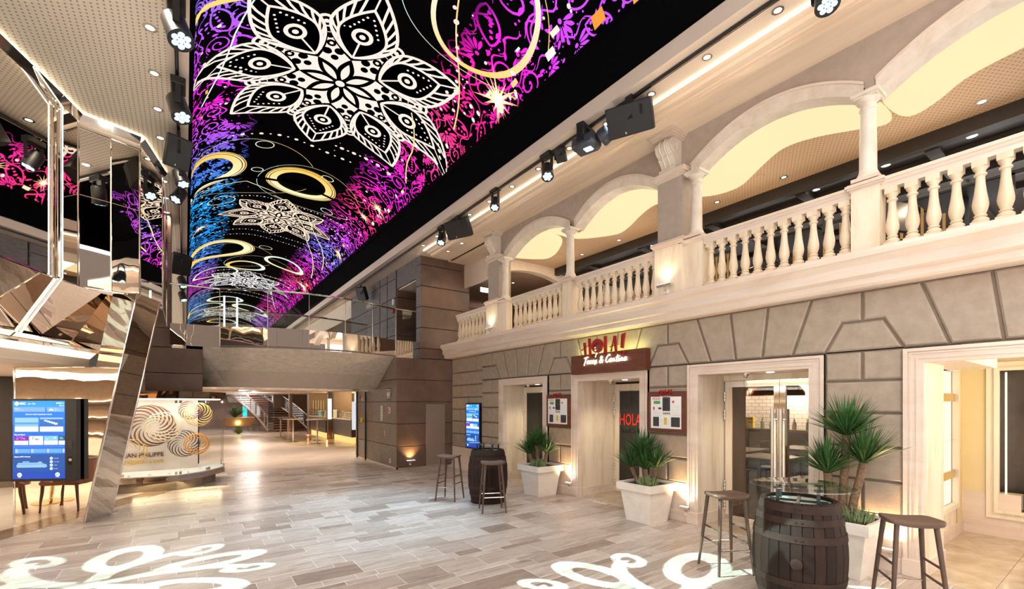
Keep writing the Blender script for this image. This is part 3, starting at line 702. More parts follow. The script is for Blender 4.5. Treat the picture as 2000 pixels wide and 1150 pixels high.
class Ink:
    def __init__(s): s.v = []; s.f = []; s.c = []
    def p(s, x, y, lay, col): s.v.append(arch(x, y, lay)); s.c.append(col); return len(s.v) - 1
    def disc(s, x, y, r, lay, col, n=10, ry=None):
        ry = ry or r; c = s.p(x, y, lay, col); k = [s.p(x + r*math.cos(2*PI*i/n), y + ry*math.sin(2*PI*i/n), lay, col) for i in range(n)]
        s.f += [(c, k[i], k[(i+1) % n]) for i in range(n)]
    def stroke(s, pts, wd, lay, col, closed=False):
        n = len(pts); L = []; cf = col if callable(col) else (lambda i: col)
        for i, (x, y) in enumerate(pts):
            a = pts[(i-1) % n] if (closed or i > 0) else pts[i]; b = pts[(i+1) % n] if (closed or i < n-1) else pts[i]
            dx, dy = b[0]-a[0], b[1]-a[1]; l = math.hypot(dx, dy) or 1; w_ = (wd[i] if isinstance(wd, list) else wd)/2
            nx, ny = -dy/l*w_, dx/l*w_; L.append((s.p(x+nx, y+ny, lay, cf(i)), s.p(x-nx, y-ny, lay, cf(i))))
        for i in range(n if closed else n-1):
            j = (i+1) % n; s.f.append((L[i][0], L[j][0], L[j][1], L[i][1]))
    def ring(s, x, y, r, wd, lay, col, n=48, a0=0, a1=360, ry=None):
        ry = ry or r; full = abs(a1-a0) >= 360; m_ = n if full else n+1
        s.stroke([(x + r*math.cos(R(a0 + (a1-a0)*i/n)), y + ry*math.sin(R(a0 + (a1-a0)*i/n))) for i in range(m_)], wd, lay, col, full)
    def leaf(s, x, y, ang, r0, r1, hw, lay, col, peak=.45, n=14, m_=4):      # pointed leaf, filled
        G = []
        for i in range(n+1):
            t_ = i/n; r = r0 + (r1-r0)*t_; h = leafw(t_, peak)*hw
            G.append([s.p(*pol(x, y, ang, r, h*(2*k/m_ - 1)), lay, col) for k in range(m_+1)])
        for i in range(n):
            for k in range(m_): s.f.append((G[i][k], G[i+1][k], G[i+1][k+1], G[i][k+1]))
    def build(s, name, strength=1.0, mat=None):
        me = bpy.data.meshes.new(name); me.from_pydata(s.v, [], s.f); me.update()
        ca = me.color_attributes.new('Col', 'FLOAT_COLOR', 'POINT')
        ca.data.foreach_set('color', [q for c in s.c for q in (c[0], c[1], c[2], 1)])
        me.materials.append(mat or M_led); o = bpy.data.objects.new(name, me); link(o, led); return o
M_led = mvcol('led_pixels', .54)
def leafw(t_, peak):
    if t_ < peak: return math.sin(t_/peak*PI/2)**.8
    u = (t_-peak)/(1-peak); return (1 - u**1.6)*.98 + .02*(1-u)
def pol(x, y, ang, r, o): c, s_ = math.cos(ang), math.sin(ang); return (x + r*c - o*s_, y + r*s_ + o*c)
WH = (1.0, .86, .76); BK = (0, 0, 0)
def mandala(cx, cy, RR, tint, rot=0):
    k = Ink(); col = tint
    def white(layer, f): pass
    for q in range(8):
        a = rot + q*PI/4; b = a + PI/8
        # spoke between petals: white field with dark holes
        k.leaf(cx, cy, b, .12*RR, .70*RR, .085*RR, 1, col, .35)
        P = [pol(cx, cy, b, .64*RR, 0)]; k.disc(*P[0], .062*RR, 2, col, 16); k.disc(*P[0], .040*RR, 3, BK, 14); k.disc(*P[0], .018*RR, 4, col, 10)
    n = 40; G0 = [k.p(cx + .33*RR*math.cos(2*PI*i/n), cy + .33*RR*math.sin(2*PI*i/n), 1, col) for i in range(n)]
    G1 = [k.p(cx + .16*RR*math.cos(2*PI*i/n), cy + .16*RR*math.sin(2*PI*i/n), 1, col) for i in range(n)]; c0_ = k.p(cx, cy, 1, col)
    for i in range(n): j = (i+1) % n; k.f += [(G0[i], G0[j], G1[j], G1[i]), (G1[i], G1[j], c0_)]
    for q in range(8):
        a = rot + q*PI/4; b = a + PI/8
        def leafpts(r0, r1, hw, peak, sgn, n_=18): return [pol(cx, cy, a, (r0 + (r1-r0)*i/n_)*RR, sgn*leafw(i/n_, peak)*hw*RR) for i in range(n_+1)]
        k.leaf(cx, cy, a, .30*RR, 1.0*RR, .225*RR, 2, BK, .45)
        k.leaf(cx, cy, a, .30*RR, .80*RR, .150*RR, 2.5, BK, .5)
        for sg in (1, -1):
            o_ = leafpts(.34, 1.0, .225, .45, sg); k.stroke(o_, .022*RR, 4, col)
            i_ = leafpts(.34, .84, .165, .5, sg); k.stroke(i_, .020*RR, 4, col)
            for h in range(4, 17, 1 if RR > 9 else 2): 
                p1 = o_[h]; p0 = i_[max(0, min(18, h - 1))]; k.stroke([p0, ((p0[0]*.4 + p1[0]*.6), (p0[1]*.5 + p1[1]*.5)), p1], .017*RR, 4, col)
            for d_ in range(5):
                k.disc(*pol(cx, cy, a, (.76 - .035*d_)*RR, sg*(.022 + .019*d_)*RR), .009*RR, 4, col, 8)
        k.stroke([pol(cx, cy, a, .84*RR, 0), pol(cx, cy, a, .985*RR, 0)], .012*RR, 4, col)
        C = pol(cx, cy, a, .575*RR, 0); k.disc(*C, .075*RR, 4, col, 20); k.disc(*C, .046*RR, 5, BK, 18); k.disc(*C, .022*RR, 6, col, 12)
        k.stroke([pol(cx, cy, a, .34*RR, 0), pol(cx, cy, a, .51*RR, 0)], .014*RR, 4, col)
        for (r, o_, rr) in ((.29, 0, .028), (.355, .042, .034), (.355, -.042, .034), (.435, 0, .034), (.51, 0, .027), (.565, 0, .024)):
            C = pol(cx, cy, b, r*RR, o_*RR); k.disc(*C, rr*RR, 3, BK, 12)
            if r == .435: k.disc(*C, .014*RR, 4, col, 10)
        k.leaf(cx, cy, a, .02*RR, .31*RR, .062*RR, 3, BK, .5, 8, 2)
        k.leaf(cx, cy, a, .05*RR, .25*RR, .030*RR, 5, col, .5, 8, 2)
    k.disc(cx, cy, .055*RR, 5, BK, 18); k.disc(cx, cy, .036*RR, 6, col, 16)
    return k.build('mandala')
mandala(2.16, 8.08, 2.12, WH); mandala(2.22, 15.0, 1.48, (1, .80, .62)); mandala(2.14, 23.6, 1.75, (.95, .93, .92)); mandala(2.14, 32.5, 1.8, (.95, .9, .85)); mandala(2.14, 39.5, 1.8, (.9, .85, .8))
# gold and white rings
def grad(c1, c2, n, ph=0): return lambda i: tuple(c1[j]*(.5+.5*math.cos(2*PI*i/n + ph)) + c2[j]*(.5-.5*math.cos(2*PI*i/n + ph)) for j in range(3))
GO = (1, .62, .12); YW = (1, .93, .55); CW = (.85, 1, .92)
def gring(x, y, r, wd, c1=CW, c2=GO, ph=0, ry=None):
    k = Ink(); k.ring(x, y, r, wd, 8, grad(c1, c2, 56, ph), 56, ry=ry); return k.build('ring')
gring(3.34, 5.30, .64, .07, (1, 1, .95), (1, .70, .2), 2.2, .88); gring(.42, 5.9, .80, .09, (1, .9, .5), (1, .7, .2), 1)
for (x, y, r) in ((.25, 11.85, .72), (.9, 18.6, .92), (2.36, 12.3, .66)):
    wd = r*.32; k = Ink(); k.ring(x, y, r, wd, 8, grad(YW, GO, 56, r*7), 56); k.ring(x, y, r + wd*.28, .018, 10, BK, 56); k.build('ring'); gring(x, y, r + wd*.62, .02, GO, GO)
gring(1.95, 20.9, .62, .14, CW, GO); gring(3.1, 19.4, .62, .13, CW, YW, 1.5); gring(1.0, 22.0, .75, .08, CW, YW, 1)
gring(1.7, 28.2, .75, .16, CW, YW, .5); gring(3.0, 29.8, .8, .2, CW, YW, .5); gring(.9, 30, .8, .14, CW, GO, .5); gring(2.0, 36, .8, .16, CW, GO)
for (x, y, r) in ((1.35, 10.75, .17), (2.8, 11.55, .13), (1.35, 12.0, .12), (2.3, 18.1, .2), (.75, 13.9, .3), (3.2, 13.3, .15)): gring(x, y, r, .018, YW, CW, 0, r*.9)
for (x, y, r) in ((1.15, 12.0, 1.45), (2.6, 12.5, 1.2), (1.2, 19.6, 1.6), (2.5, 20.6, 1.3), (3.2, 5.3, 1.0)):
    k = Ink(); k.ring(x, y, r, .012, 7, grad((.9, .55, .2), (.5, .8, .8), 64), 64, a0=20, a1=330); k.build('thin_arc')
for (P, c_) in (([(.2, 9.0), (.55, 7.4), (1.0, 6.0), (1.5, 4.6)], CW), ([(2.3, 4.4), (2.95, 5.3), (3.5, 6.3), (3.95, 7.3)], (1, .7, .3)), ([(3.35, 7.8), (3.75, 8.7), (4.0, 9.6)], (1, .75, .35)), ([(2.3, 13.9), (3.0, 15.2), (3.6, 17.0), (4.0, 19)], YW), ([(1.9, 13.4), (2.9, 14.2), (3.7, 16), (4.05, 17.5)], YW), ([(2.6, 22.0), (3.3, 24), (3.9, 27)], CW), ([(.3, 13.0), (1.2, 12.7), (1.9, 13.2)], YW)):
    Q = []; k = Ink()
    for i in range(len(P)-1):
        for s_ in range(8): t_ = s_/8; Q.append((P[i][0]*(1-t_) + P[i+1][0]*t_ + .05*math.sin(PI*(i + t_)), P[i][1]*(1-t_) + P[i+1][1]*t_))
    k.stroke(Q + [P[-1]], .022, 7, c_); k.build('light_line')
# dotted arcs, pearls, confetti and sparkles
k = Ink()
for (yy, x0, x1, n, r) in ((10.35, .75, 3.0, 15, .030), (9.95, 2.6, 3.7, 10, .034), (13.7, .6, 3.9, 40, .018), (14.3, .6, 3.9, 40, .018), (15.7, .6, 3.9, 40, .018), (16.5, .6, 3.9, 40, .018), (17.0, .9, 3.9, 36, .018), (21.8, .6, 3.9, 36, .03), (22.3, .6, 3.9, 36, .03), (25.6, .6, 3.9, 36, .03), (26.4, .6, 3.9, 36, .03), (31, .6, 3.9, 36, .035), (35, .6, 3.9, 36, .035)):
    for i in range(n):
        x = x0 + (x1-x0)*i/(n-1); k.disc(x, yy + .08*math.sin(x*3), r*(1.35 if i % 2 else .7), 6, (1, .88, .76), 8)
random.seed(11)
for i in range(150):
    y = random.uniform(4, 24); e_ = random.random() < .7; x = random.uniform(3.55, 4.12) if e_ else random.uniform(.12, .7); r = random.uniform(.012, .032)
    k.disc(x, y, r, 12, (1, .86, .74), 8, ry=r*1.15)
P = [(2.35, 4.6), (2.75, 5.1), (3.1, 5.6), (3.4, 6.1), (3.65, 6.6), (3.85, 7.1)]
for i in range(len(P)-1):
    for s_ in range(3): t_ = s_/3; r = (.042, .022, .03)[s_]; k.disc(P[i][0]*(1-t_) + P[i+1][0]*t_, P[i][1]*(1-t_) + P[i+1][1]*t_ + .05, r, 13, (1, .8, .7), 10)
for i in range(60):
    x = random.uniform(.7, 3.5); y = random.uniform(3.5, 26); k.disc(x, y, random.uniform(.008, .016), 6, (1, .95, .7), 6)
for (x, y, s_, c_) in ((3.98, 4.55, .09, (1, .95, .7)), (4.08, 4.75, .10, (.95, 1, .85)), (4.12, 3.9, .11, (1, .35, .05)), (4.14, 3.3, .12, (1, .4, .08)), (3.95, 6.1, .08, (1, .95, .85)), (3.85, 5.2, .05, (.9, 1, .95)), (4.05, 5.55, .08, (1, .7, .3)), (4.05, 9.9, .07, (1, .9, .4)), (4.10, 10.9, .07, (1, .95, .5)), (4.08, 12.0, .08, (.9, 1, .6)), (4.0, 14.5, .09, (1, .5, .1)), (4.05, 15.4, .1, (1, .45, .1)), (4.05, 20, .12, (1, .6, .2)), (.25, 8.6, .06, (1, .5, .1)), (.2, 9.3, .05, (1, .4, .1))):
    k.f.append(tuple(k.p(x + dx*s_*.5, y + dy*s_*1.0, 13, c_) for dx, dy in ((-.6, -.8), (.5, -.9), (.6, .8), (-.5, .9))))
def burst(x, y, r):
    k.disc(x, y, r*.22, 15, (1.6, 1.5, 1.3), 14)
    for i in range(18):
        a = 2*PI*i/18 + random.uniform(-.1, .1); L = r*random.choice([.5, .75, 1.1])
        k.f.append(tuple(k.p(*pol(x, y, a, rr, o_), 14, c_) for rr, o_, c_ in ((.05*r, -.05*r, (1.5, 1.3, .8)), (L, 0, (1, .35, .02)), (.05*r, .05*r, (1.5, 1.3, .8)))))
burst(4.06, 6.0, .42); burst(3.98, 11.3, .25); burst(3.9, 12.2, .2); burst(.3, 15.6, .3); burst(4.05, 15.2, .25); burst(4.02, 20.5, .4)
k.build('pearls_and_sparkles')['kind'] = 'stuff'
# filigree along both edges; drawn in (arc, y) coordinates
STO = {'R': [(2, (.55, .10, 1)), (4.4, (.70, .08, 1)), (5.4, (1, .02, .75)), (6.6, (1, .02, .30)), (8.0, (1, .06, .28)), (9.0, (1, .03, .5)), (10.2, (.95, .02, .85)), (11.2, (1, .03, .45)), (12.1, (1, .05, .2)), (13, (1, .03, .6)), (14.3, (.7, .08, 1)), (15.8, (.16, .20, 1)), (17.2, (.6, .10, 1)), (18.6, (1, .02, .7)), (20, (1, .05, .2)), (22, (1, .02, .6)), (25, (.95, .03, .85)), (28, (1, .04, .4)), (31, (.5, .15, 1)), (45, (.5, .2, 1))],
       'L': [(2, (.08, .25, 1)), (5.5, (.10, .22, 1)), (6.8, (.40, .15, 1)), (8, (.8, .04, .9)), (9, (1, .02, .7)), (10.2, (.55, .1, 1)), (11.2, (.12, .2, 1)), (13.5, (.02, .42, 1)), (17, (.03, .35, 1)), (20, (.10, .25, 1)), (22.5, (.7, .06, .95)), (24.5, (.9, .04, .85)), (26.5, (.1, .35, 1)), (45, (.05, .5, 1))]}
def bandcol(sd, y):
    S = STO[sd]
    for (a, ca), (b, cb) in zip(S, S[1:]):
        if a <= y <= b: t_ = (y-a)/(b-a); return tuple(ca[j]*(1-t_) + cb[j]*t_ for j in range(3))
    return S[-1][1]
class Fil(Ink):
    def __init__(s, sd): super().__init__(); s.sd = sd
    def p(s, a, y, lay, col):                 # a = metres of arc from the lower edge
        th = a/1.22; th = PI - th if s.sd == 'R' else th
        c = bandcol(s.sd, y) if col is None else col; fade = max(0, min(1, (1.30 - a)/.30)); c = tuple(q*fade for q in c)
        s.v.append(archt(max(.02, min(PI-.02, th)), y, lay*.15)); s.c.append(c); return len(s.v) - 1
def fan(k, x, y, a0, r, n=7, spread=150):
    for i in range(n):
        a = a0 + R(spread)*(i/(n-1) - .5); k.leaf(x, y, a, .22*r, r*(1 - .12*abs(i/(n-1) - .5)), .11*r, 4, None, .7, 6, 2); q = pol(x, y, a, r*1.14, 0); k.disc(*q, .05*r, 4, None, 7)
    k.disc(x, y, .13*r, 4, None, 8)
def swirl(k, x, y, a0, r, sg=1, turns=1.6):
    P = []; W_ = []
    for i in range(26): t_ = i/25; a = a0 + sg*turns*2*PI*t_; rr = r*(1 - .86*t_); P.append((x + rr*math.cos(a), y + rr*math.sin(a))); W_.append(r*(.05 + .20*t_*(1.15 - t_)))
    k.stroke(P, W_, 4, None); k.disc(*P[-1], r*.10, 4, None, 8)
def paisley(k, x, y, a0, r):
    P = [pol(x, y, a0, r*(t_*2 - .8), r*.62*math.sin(PI*t_)**.7*(1 if sg > 0 else -.75) + r*.3*t_*t_) for sg in (1, -1) for t_ in ([i/10 for i in range(11)] if sg > 0 else [1 - i/10 for i in range(1, 11)])]
    k.stroke(P, r*.12, 4, None)
    for i in range(5): k.disc(*pol(x, y, a0, r*(-.35 + .3*i), r*.1*i*.4), r*.10, 4, None, 7)
def heart(k, x, y, a0, r):
    P = []
    for i in range(20): t_ = 2*PI*i/20; P.append(pol(x, y, a0, r*(.8*math.cos(t_) - .33*math.cos(2*t_)), r*.85*math.sin(t_)**3)) 
    k.stroke(P, r*.16, 4, None, True); k.disc(x, y, r*.16, 4, None, 7)
def arcs(k, x, y, a0, r):
    for j in range(3): k.stroke([(x + r*(.5 + .25*j)*math.cos(a0 + R(16*i - 60)), y + r*(.5 + .25*j)*math.sin(a0 + R(16*i - 60))) for i in range(9)], r*.10, 4, None)
    for i in range(6): k.disc(x + r*.35*math.cos(a0 + R(30*i - 60)), y + r*.35*math.sin(a0 + R(30*i - 60)), r*.06, 4, None, 6)
random.seed(5)
for sd in 'RL':
    k = Fil(sd); y = 3.0
    while y < 34:
        for a in (.20, .62, 1.02):
            f_ = random.choice([fan, fan, swirl, swirl, paisley, heart, arcs]); r = random.uniform(.20, .27)
            xx, yy = a + random.uniform(-.05, .05), y + random.uniform(-.08, .08); a0 = random.uniform(0, 2*PI)
            f_(k, xx, yy, a0, r)
            for i in range(5): k.leaf(xx + random.uniform(-.26, .26), yy + random.uniform(-.26, .26), random.uniform(0, 6.28), .01, random.uniform(.08, .14), .024, 3, None, .6, 6, 2)
            vx = xx + .17; k.stroke([(vx + .05*math.sin(q*.9 + y*3), yy - .24 + .05*q) for q in range(11)], [.006 + .02*math.sin(PI*q/10) for q in range(11)], 3, None)
            for i in range(5): k.disc(xx + random.uniform(-.2, .2), yy + random.uniform(-.22, .22), random.uniform(.010, .02), 5, None, 6)
        y += .46
    k.build('filigree_band')['kind'] = 'stuff'
# ---------------- left ceiling ----------------
ce = empty('ceiling'); struct(ce, 'beige perforated ceiling over the left side', 'ceiling')
MB().box(-9, -.17, 1.0, 46, 5.62, 5.66).build('perforated_board', M_perf, ce)
MB().box(-.17, .035, 1.0, 46, 5.62, 5.66).build('plain_strip', M_beige, ce)
# ---------------- mirrored balcony ----------------
bal = empty('wall_left'); struct(bal, 'faceted mirror steel balcony on the left', 'wall')
ND = [(-2.6, 4.4), (-1.305, 7.99), (-1.173, 8.40), (-.85, 8.50), (-.545, 8.62), (-.31, 9.70), (-.31, 11.6)]
ZM0, ZM1 = 3.27, 5.56
MM = [M_mirror, M_mirror, M_mirror, M_mirrorw, M_mirror, M_mirror]; ZTOPS = [ZM1, ZM1, 5.42, 5.42, ZM1, ZM1]
nb = Vector((-.917, .4))
def mpanel(P, mat, name='mirror_panel', th=.02):
    v = [Vector(p) for p in P]; nrm = (v[1] - v[0]).cross(v[2] - v[0]).normalized()
    return MB().slab(P, -nrm, th).build(name, mat, bal)
for i in range(len(ND) - 1):
    a, b = Vector(ND[i]), Vector(ND[i+1]); d = (b - a).normalized(); a2, b2 = a + d*.006, b - d*.006
    ZM1 = ZTOPS[i]; cuts = [ZM0, ZM1] if i == 0 else [ZM0, 4.52, ZM1]
    for z0, z1 in zip(cuts, cuts[1:]): mpanel([(a2.x, a2.y, z0 + .004), (b2.x, b2.y, z0 + .004), (b2.x, b2.y, z1 - .004), (a2.x, a2.y, z1 - .004)], MM[i])
    nrm = Vector((d.y, -d.x)); m = MB()          # bright edge frame of each facet
    for q in (a, b): m.tube([(q.x + nrm.x*.004, q.y + nrm.y*.004, ZM0), (q.x + nrm.x*.004, q.y + nrm.y*.004, ZM1)], .009, 6)
    for z in (ZM0, ZM1): m.tube([(a.x, a.y, z), (b.x, b.y, z)], .012, 6)
    m.build('edge_trim', M_chrome, bal, True)
ZM1 = 5.56
MB().prism([(-1.173, 8.41), (-.85, 8.51), (-.545, 8.63), (-.40, 9.3), (-1.2, 9.3)], 'z', 5.43, 5.62).build('bulkhead', M_beige, bal)
m = MB()                                         # bright shadow-gap light under the ceiling
for i in range(len(ND) - 2):
    a, b = ND[i], ND[i+1]; m.tube([(a[0] + .03, a[1] - .015, 5.604), (b[0] + .03, b[1] - .015, 5.604)], .010, 6)
m.build('ceiling_gap_light', M_gap, bal)
m = MB()
for i in range(len(ND) - 2):
    a, b = Vector((*ND[i], 0)), Vector((*ND[i+1], 0)); n_ = Vector((b.y - a.y, a.x - b.x, 0)).normalized()
    m.slab([tuple(a + Vector((0, 0, 5.50))), tuple(b + Vector((0, 0, 5.50))), tuple(b + n_*.06 + Vector((0, 0, 5.59))), tuple(a + n_*.06 + Vector((0, 0, 5.59)))], n_, .004)
m.build('top_moulding', M_chrome, bal)
# sloping soffit facets under it
nb = Vector((-.917, .40))
def off(p, d): q = Vector(p) + nb*d; return (q.x, q.y)
SN = [(-2.6, 4.4), (-1.305, 7.99), (-.93, 8.70), (-.56, 9.12)]
for i in range(3):
    a, b = SN[i], SN[i+1]; a1, b1 = off(a, .42), off(b, .42); a2, b2 = off(a, .52), off(b, .52)
    mpanel([(*a, 3.26), (*a1, 2.585), (*b1, 2.585), (*b, 3.26)][::-1], M_mirror, 'soffit_mirror'); mpanel([(*a1, 2.595), (*a2, 2.49), (*b2, 2.49), (*b1, 2.595)][::-1], M_mirror, 'soffit_mirror')
    if i != 1: MB().tube([(*a, 3.265), (*a1, 2.597), (*a2, 2.488)], .008, 6).build('facet_seam', M_chrome, bal)
MB().slab([(*off(SN[0], .52), 2.49), (*off(SN[3], .52), 2.49), (*off(SN[3], .56), 2.45), (*off(SN[0], .56), 2.45)], (0, 0, 1), .01).build('cove_lip', M_chrome, bal)
MB().slab([(*off(SN[0], .60), 2.45), (*off(SN[3], .60), 2.45), (*off(SN[3], .68), 2.37), (*off(SN[0], .68), 2.37)], (0, 0, 1), .02).build('cove_light', M_cove, bal)
MB().slab([(*off(SN[0], .68), 2.37), (*off(SN[3], .68), 2.37), (*off(SN[3], .70), 2.24), (*off(SN[0], .70), 2.24)], (-.9, .4, 0), .02).build('cove_fascia', M_beige, bal)
o = MB().slab([(*off(SN[0], .69), 2.24), (*off(SN[3], .69), 2.24), (-.2, 14, 2.24), (-9, 14, 2.24), (-9, 4, 2.24)], (0, 0, 1), .03).build('ceiling', M_beige); struct(o, 'low beige ceiling of the cafe behind the mirror panel', 'ceiling')
# lit fin running over the facets
fin = empty('light_fin', parent=bal); fin['label'] = 'slim chrome fin with a light line'
P = [(-1.43, 7.52, 5.58), (-1.275, 7.95, 5.42), (-1.275, 7.95, 3.28), (-1.67, 8.13, 2.585), (-1.76, 8.17, 2.48)]
MB().tube(P, .020, 4).build('fin_body', M_chrome, fin); MB().tube([(x + .022, y - .02, z - .006) for x, y, z in P], .007, 6).build('light_line', M_cove_hot, fin)
# dark room wall seen left of the mirror panel
o = MB().box(-9, -2.0, 13.4, 13.6, 0, 2.24).build('wall_front', mcol('dark_umber_wall', (.035, .022, .017), .6)); struct(o, 'dark umber cafe wall left of the mirror panel', 'wall')
o = MB().box(-9, -2.0, 13.36, 13.42, 0, .12).build('baseboard_front', mcol('umber_skirting', (.16, .11, .075), .5)); struct(o, 'brown skirting of the dark cafe wall', 'skirting')
# ---------------- leaning mirror leg and mirror panel ----------------
A = Vector((-1.94, 9.21, 0)); B = Vector((-1.16, 8.75, 0)); ab = (B - A).normalized(); nf = Vector((-.508, -.861, 0)); sh = Vector((.566, -.334, 3.07))
leg = empty('mirror_leg', (0, 0, 0)); tag(leg, 'leaning mirror steel leg carrying the balcony beside the kiosk screen', 'pillar')
base = [B, Vector((-.92, 9.27, 0)), Vector((-1.25, 9.50, 0)), Vector((-1.45, 9.02, 0))]; top = [p + sh*(3.27/3.07) for p in base]
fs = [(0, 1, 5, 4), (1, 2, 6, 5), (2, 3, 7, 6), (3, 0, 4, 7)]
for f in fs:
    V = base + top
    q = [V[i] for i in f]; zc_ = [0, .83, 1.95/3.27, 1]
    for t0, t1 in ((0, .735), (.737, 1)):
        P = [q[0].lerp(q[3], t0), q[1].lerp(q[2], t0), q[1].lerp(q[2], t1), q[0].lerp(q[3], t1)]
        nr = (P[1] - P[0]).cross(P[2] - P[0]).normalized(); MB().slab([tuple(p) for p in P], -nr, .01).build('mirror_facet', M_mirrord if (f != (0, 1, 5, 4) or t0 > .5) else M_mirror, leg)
m = MB()
for p, q in zip(base[:2], top[:2]): m.tube([tuple(p), tuple(q)], .011, 6)
m.build('edge_trim', M_chrome, leg)
pan = empty('mirror_screen_wall'); tag(pan, 'upright wavy mirror steel panel behind the blue kiosk screen', 'mirror')
zt = 2.20; C = B + sh*(zt/3.07); MB().slab([tuple(A), tuple(B - ab*.02), tuple(C - ab*.02), (A.x, A.y, zt)], tuple(-nf), .03).build('mirror_sheet', M_mirrorw, pan)
m = MB().tube([(A.x, A.y, 0), (A.x, A.y, zt)], .012, 6); m.tube([(A.x, A.y, zt), tuple(C)], .012, 6); m.build('edge_trim', M_chrome, pan)
pl = A + ab*.0 + nf*.004; MB().slab([tuple(A + Vector((0, 0, 2.10)) + nf*.003), tuple(B + sh*(2.1/3.07) + nf*.003), tuple(B + sh*(2.115/3.07) + nf*.003), tuple(A + Vector((0, 0, 2.115)) + nf*.003)], tuple(nf), .004).build('seam', M_chrome, pan)
# ---------------- information screens ----------------
UI = {}
def ui(name, c, e=1.0):
    if name not in UI: UI[name] = memit('ui_' + name, c, e*.60)
    return UI[name]
def info_screen(name, o3, xdir, w_, h_, label, sidebar, fine=True):
    root = empty(name); tag(root, label, 'screen'); F = frame(o3, xdir)
    def bx(u0, u1, v0, v1, z0, z1, nm, mat, par=root): return MB().box(u0, u1, v0, v1, z0, z1).xf(F).build(nm, mat, par)
    W = w_ + sidebar
    bx(-.03, W + .015, -.035, h_ + .03, -.07, 0, 'casing', M_black)
    scr = bx(0, w_, 0, h_, 0, .003, 'display', ui('blue', (.01, .17, .80), .95))
    z = [.0035]
    def R_(u0, u1, v0, v1, c, e=1.0, nm='picture'): z[0] += .00004; return bx(u0*w_, u1*w_, (1-v1)*h_, (1-v0)*h_, .003, z[0], nm, ui(c if isinstance(c, str) else '%.2f_%.2f_%.2f' % c, c, e), scr)
    def T_(txt, u, v, s_, al='LEFT', bold=.0, c=(1, 1, 1), sh=0, wmax=None):
        m = text_mb(txt, s_*h_, 0, bold*h_, al, sh); z[0] += .00004
        if wmax:
            xs = [p[0] for p in m.v]; k = min(1, wmax*w_/(max(xs) - min(xs))); m.v = [(p[0]*k, p[1], p[2]) for p in m.v]
        m.v = [(p[0] + u*w_, p[1] + (1-v)*h_, .0045) for p in m.v]; m.xf(F).build('lettering', ui('%.2f_%.2f_%.2f' % c, c, 1.25), scr, fixn=False)
    R_(0, 1, .0, .10, (.02, .36, .95)); R_(0, 1, .10, .30, (.01, .22, .85)); R_(0, 1, .685, .91, (.01, .09, .38)); R_(0, 1, .91, 1.0, (.005, .07, .50))
    # compass star
    m = MB(); cx, cy = .075*w_, (1-.036)*h_
    P = []
    for i in range(32): r = (.026 if i % 2 else .034)*w_*1.3*(1.25 if i % 8 == 0 else 1); a = 2*PI*i/32; P.append((cx + r*math.cos(a), cy + r*math.sin(a)))
    m.prism(P, 'z', .003, .0042).xf(F).build('compass_logo', ui('1.00_1.00_1.00', (1, 1, 1), 1.2), scr)
    T_('MSC', .13, .047, .038, bold=.0012); T_('for Me', .285, .047, .032, sh=.5)
    T_('DECK 6', .98, .037, .026, 'RIGHT', .0006); T_('22:13', .98, .068, .024, 'RIGHT', .0005)
    R_(.02, .62, .08, .14, (.22, .45, .88)); R_(.65, .99, .08, .14, (.22, .45, .88)); T_('Itinerary', .04, .10, .016); T_('Welcome on board', .04, .121, .013)
    for (u, v, r) in ((.71, .118, .020), (.735, .110, .024), (.765, .118, .020)):
        MB().lathe([(r*w_*1.2, .0038), (0, .0041)], u*w_, (1-v)*h_, 14, False).xf(F).build('cloud_icon', ui('1.00_1.00_1.00', (1, 1, 1), 1.2), scr)
    T_('Today', .80, .105, .014); T_('23°C / 12°C', .80, .128, .014, wmax=.17)
    T_("Discover what's happening on board", .5, .178, .021, 'CENTER', .0005, wmax=.66)
    R_(.04, .49, .215, .33, (.30, .62, .92)); R_(.04, .49, .275, .30, (.10, .35, .62)); R_(.04, .49, .30, .33, (.25, .55, .80)); R_(.04, .49, .33, .395, (.80, .90, 1)); T_('We are at sea', .065, .352, .014, c=(.1, .2, .4))
    R_(.52, .97, .215, .33, (.02, .16, .58)); R_(.52, .97, .215, .235, (.35, .60, .9)); R_(.52, .97, .33, .395, (.80, .90, 1)); T_('Next cruise offer', .545, .352, .014, c=(.1, .2, .4))
    for i in range(5): R_(.60 + .05*i, .66 + .05*i, .245 + .009*i, .262 + .011*i, (.80, .88, .95))
    T_('Plan and Book', .03, .44, .022, bold=.0006)
    cols = [[(.25, .02, .45), (.9, .2, .8), (.15, .25, .9)], [(.75, .8, .85), (.3, .35, .4), (.9, .92, .95)], [(.25, .6, .9), (.2, .6, .25), (.9, .95, 1)], [(.02, .08, .2), (.15, .5, .25), (.2, .4, .6)]]
    for i in range(4):
        u0 = .03 + .285*i; u1 = min(u0 + .265, 1.0); R_(u0, u1, .45, .51, cols[i][0]); R_(u0, u1, .51, .565, (.85, .92, 1))
        for q in range(9 if fine else 4):
            uu = u0 + random.uniform(.01, max(.02, u1 - u0 - .05)); vv = .455 + random.uniform(0, .035); R_(uu, uu + .03, vv, vv + random.uniform(.008, .018), cols[i][random.choice((1, 2))])
        if i < 3: T_(('Theatre', 'Specialty dining', 'Excursions')[i], u0 + .015, .533, .010, c=(.1, .25, .5))
    R_(.03, 1.0, .588, .5895, (.5, .65, .95))
    for i in range(4):
        u0 = .05 + .302*i; u1 = min(u0 + .285, 1.0); R_(u0, u1, .615, .668, (.14, .42, .88)); R_(u0, min(u0 + .05, 1), .615, .668, (.42, .58, .92))
        if i < 3: T_(('Daily Program', 'Dining info', 'Entertainment')[i], u0 + .06, .648, .014, wmax=.17)
    T_('Explore MSC Virtuosa', .03, .722, .021, bold=.0006)
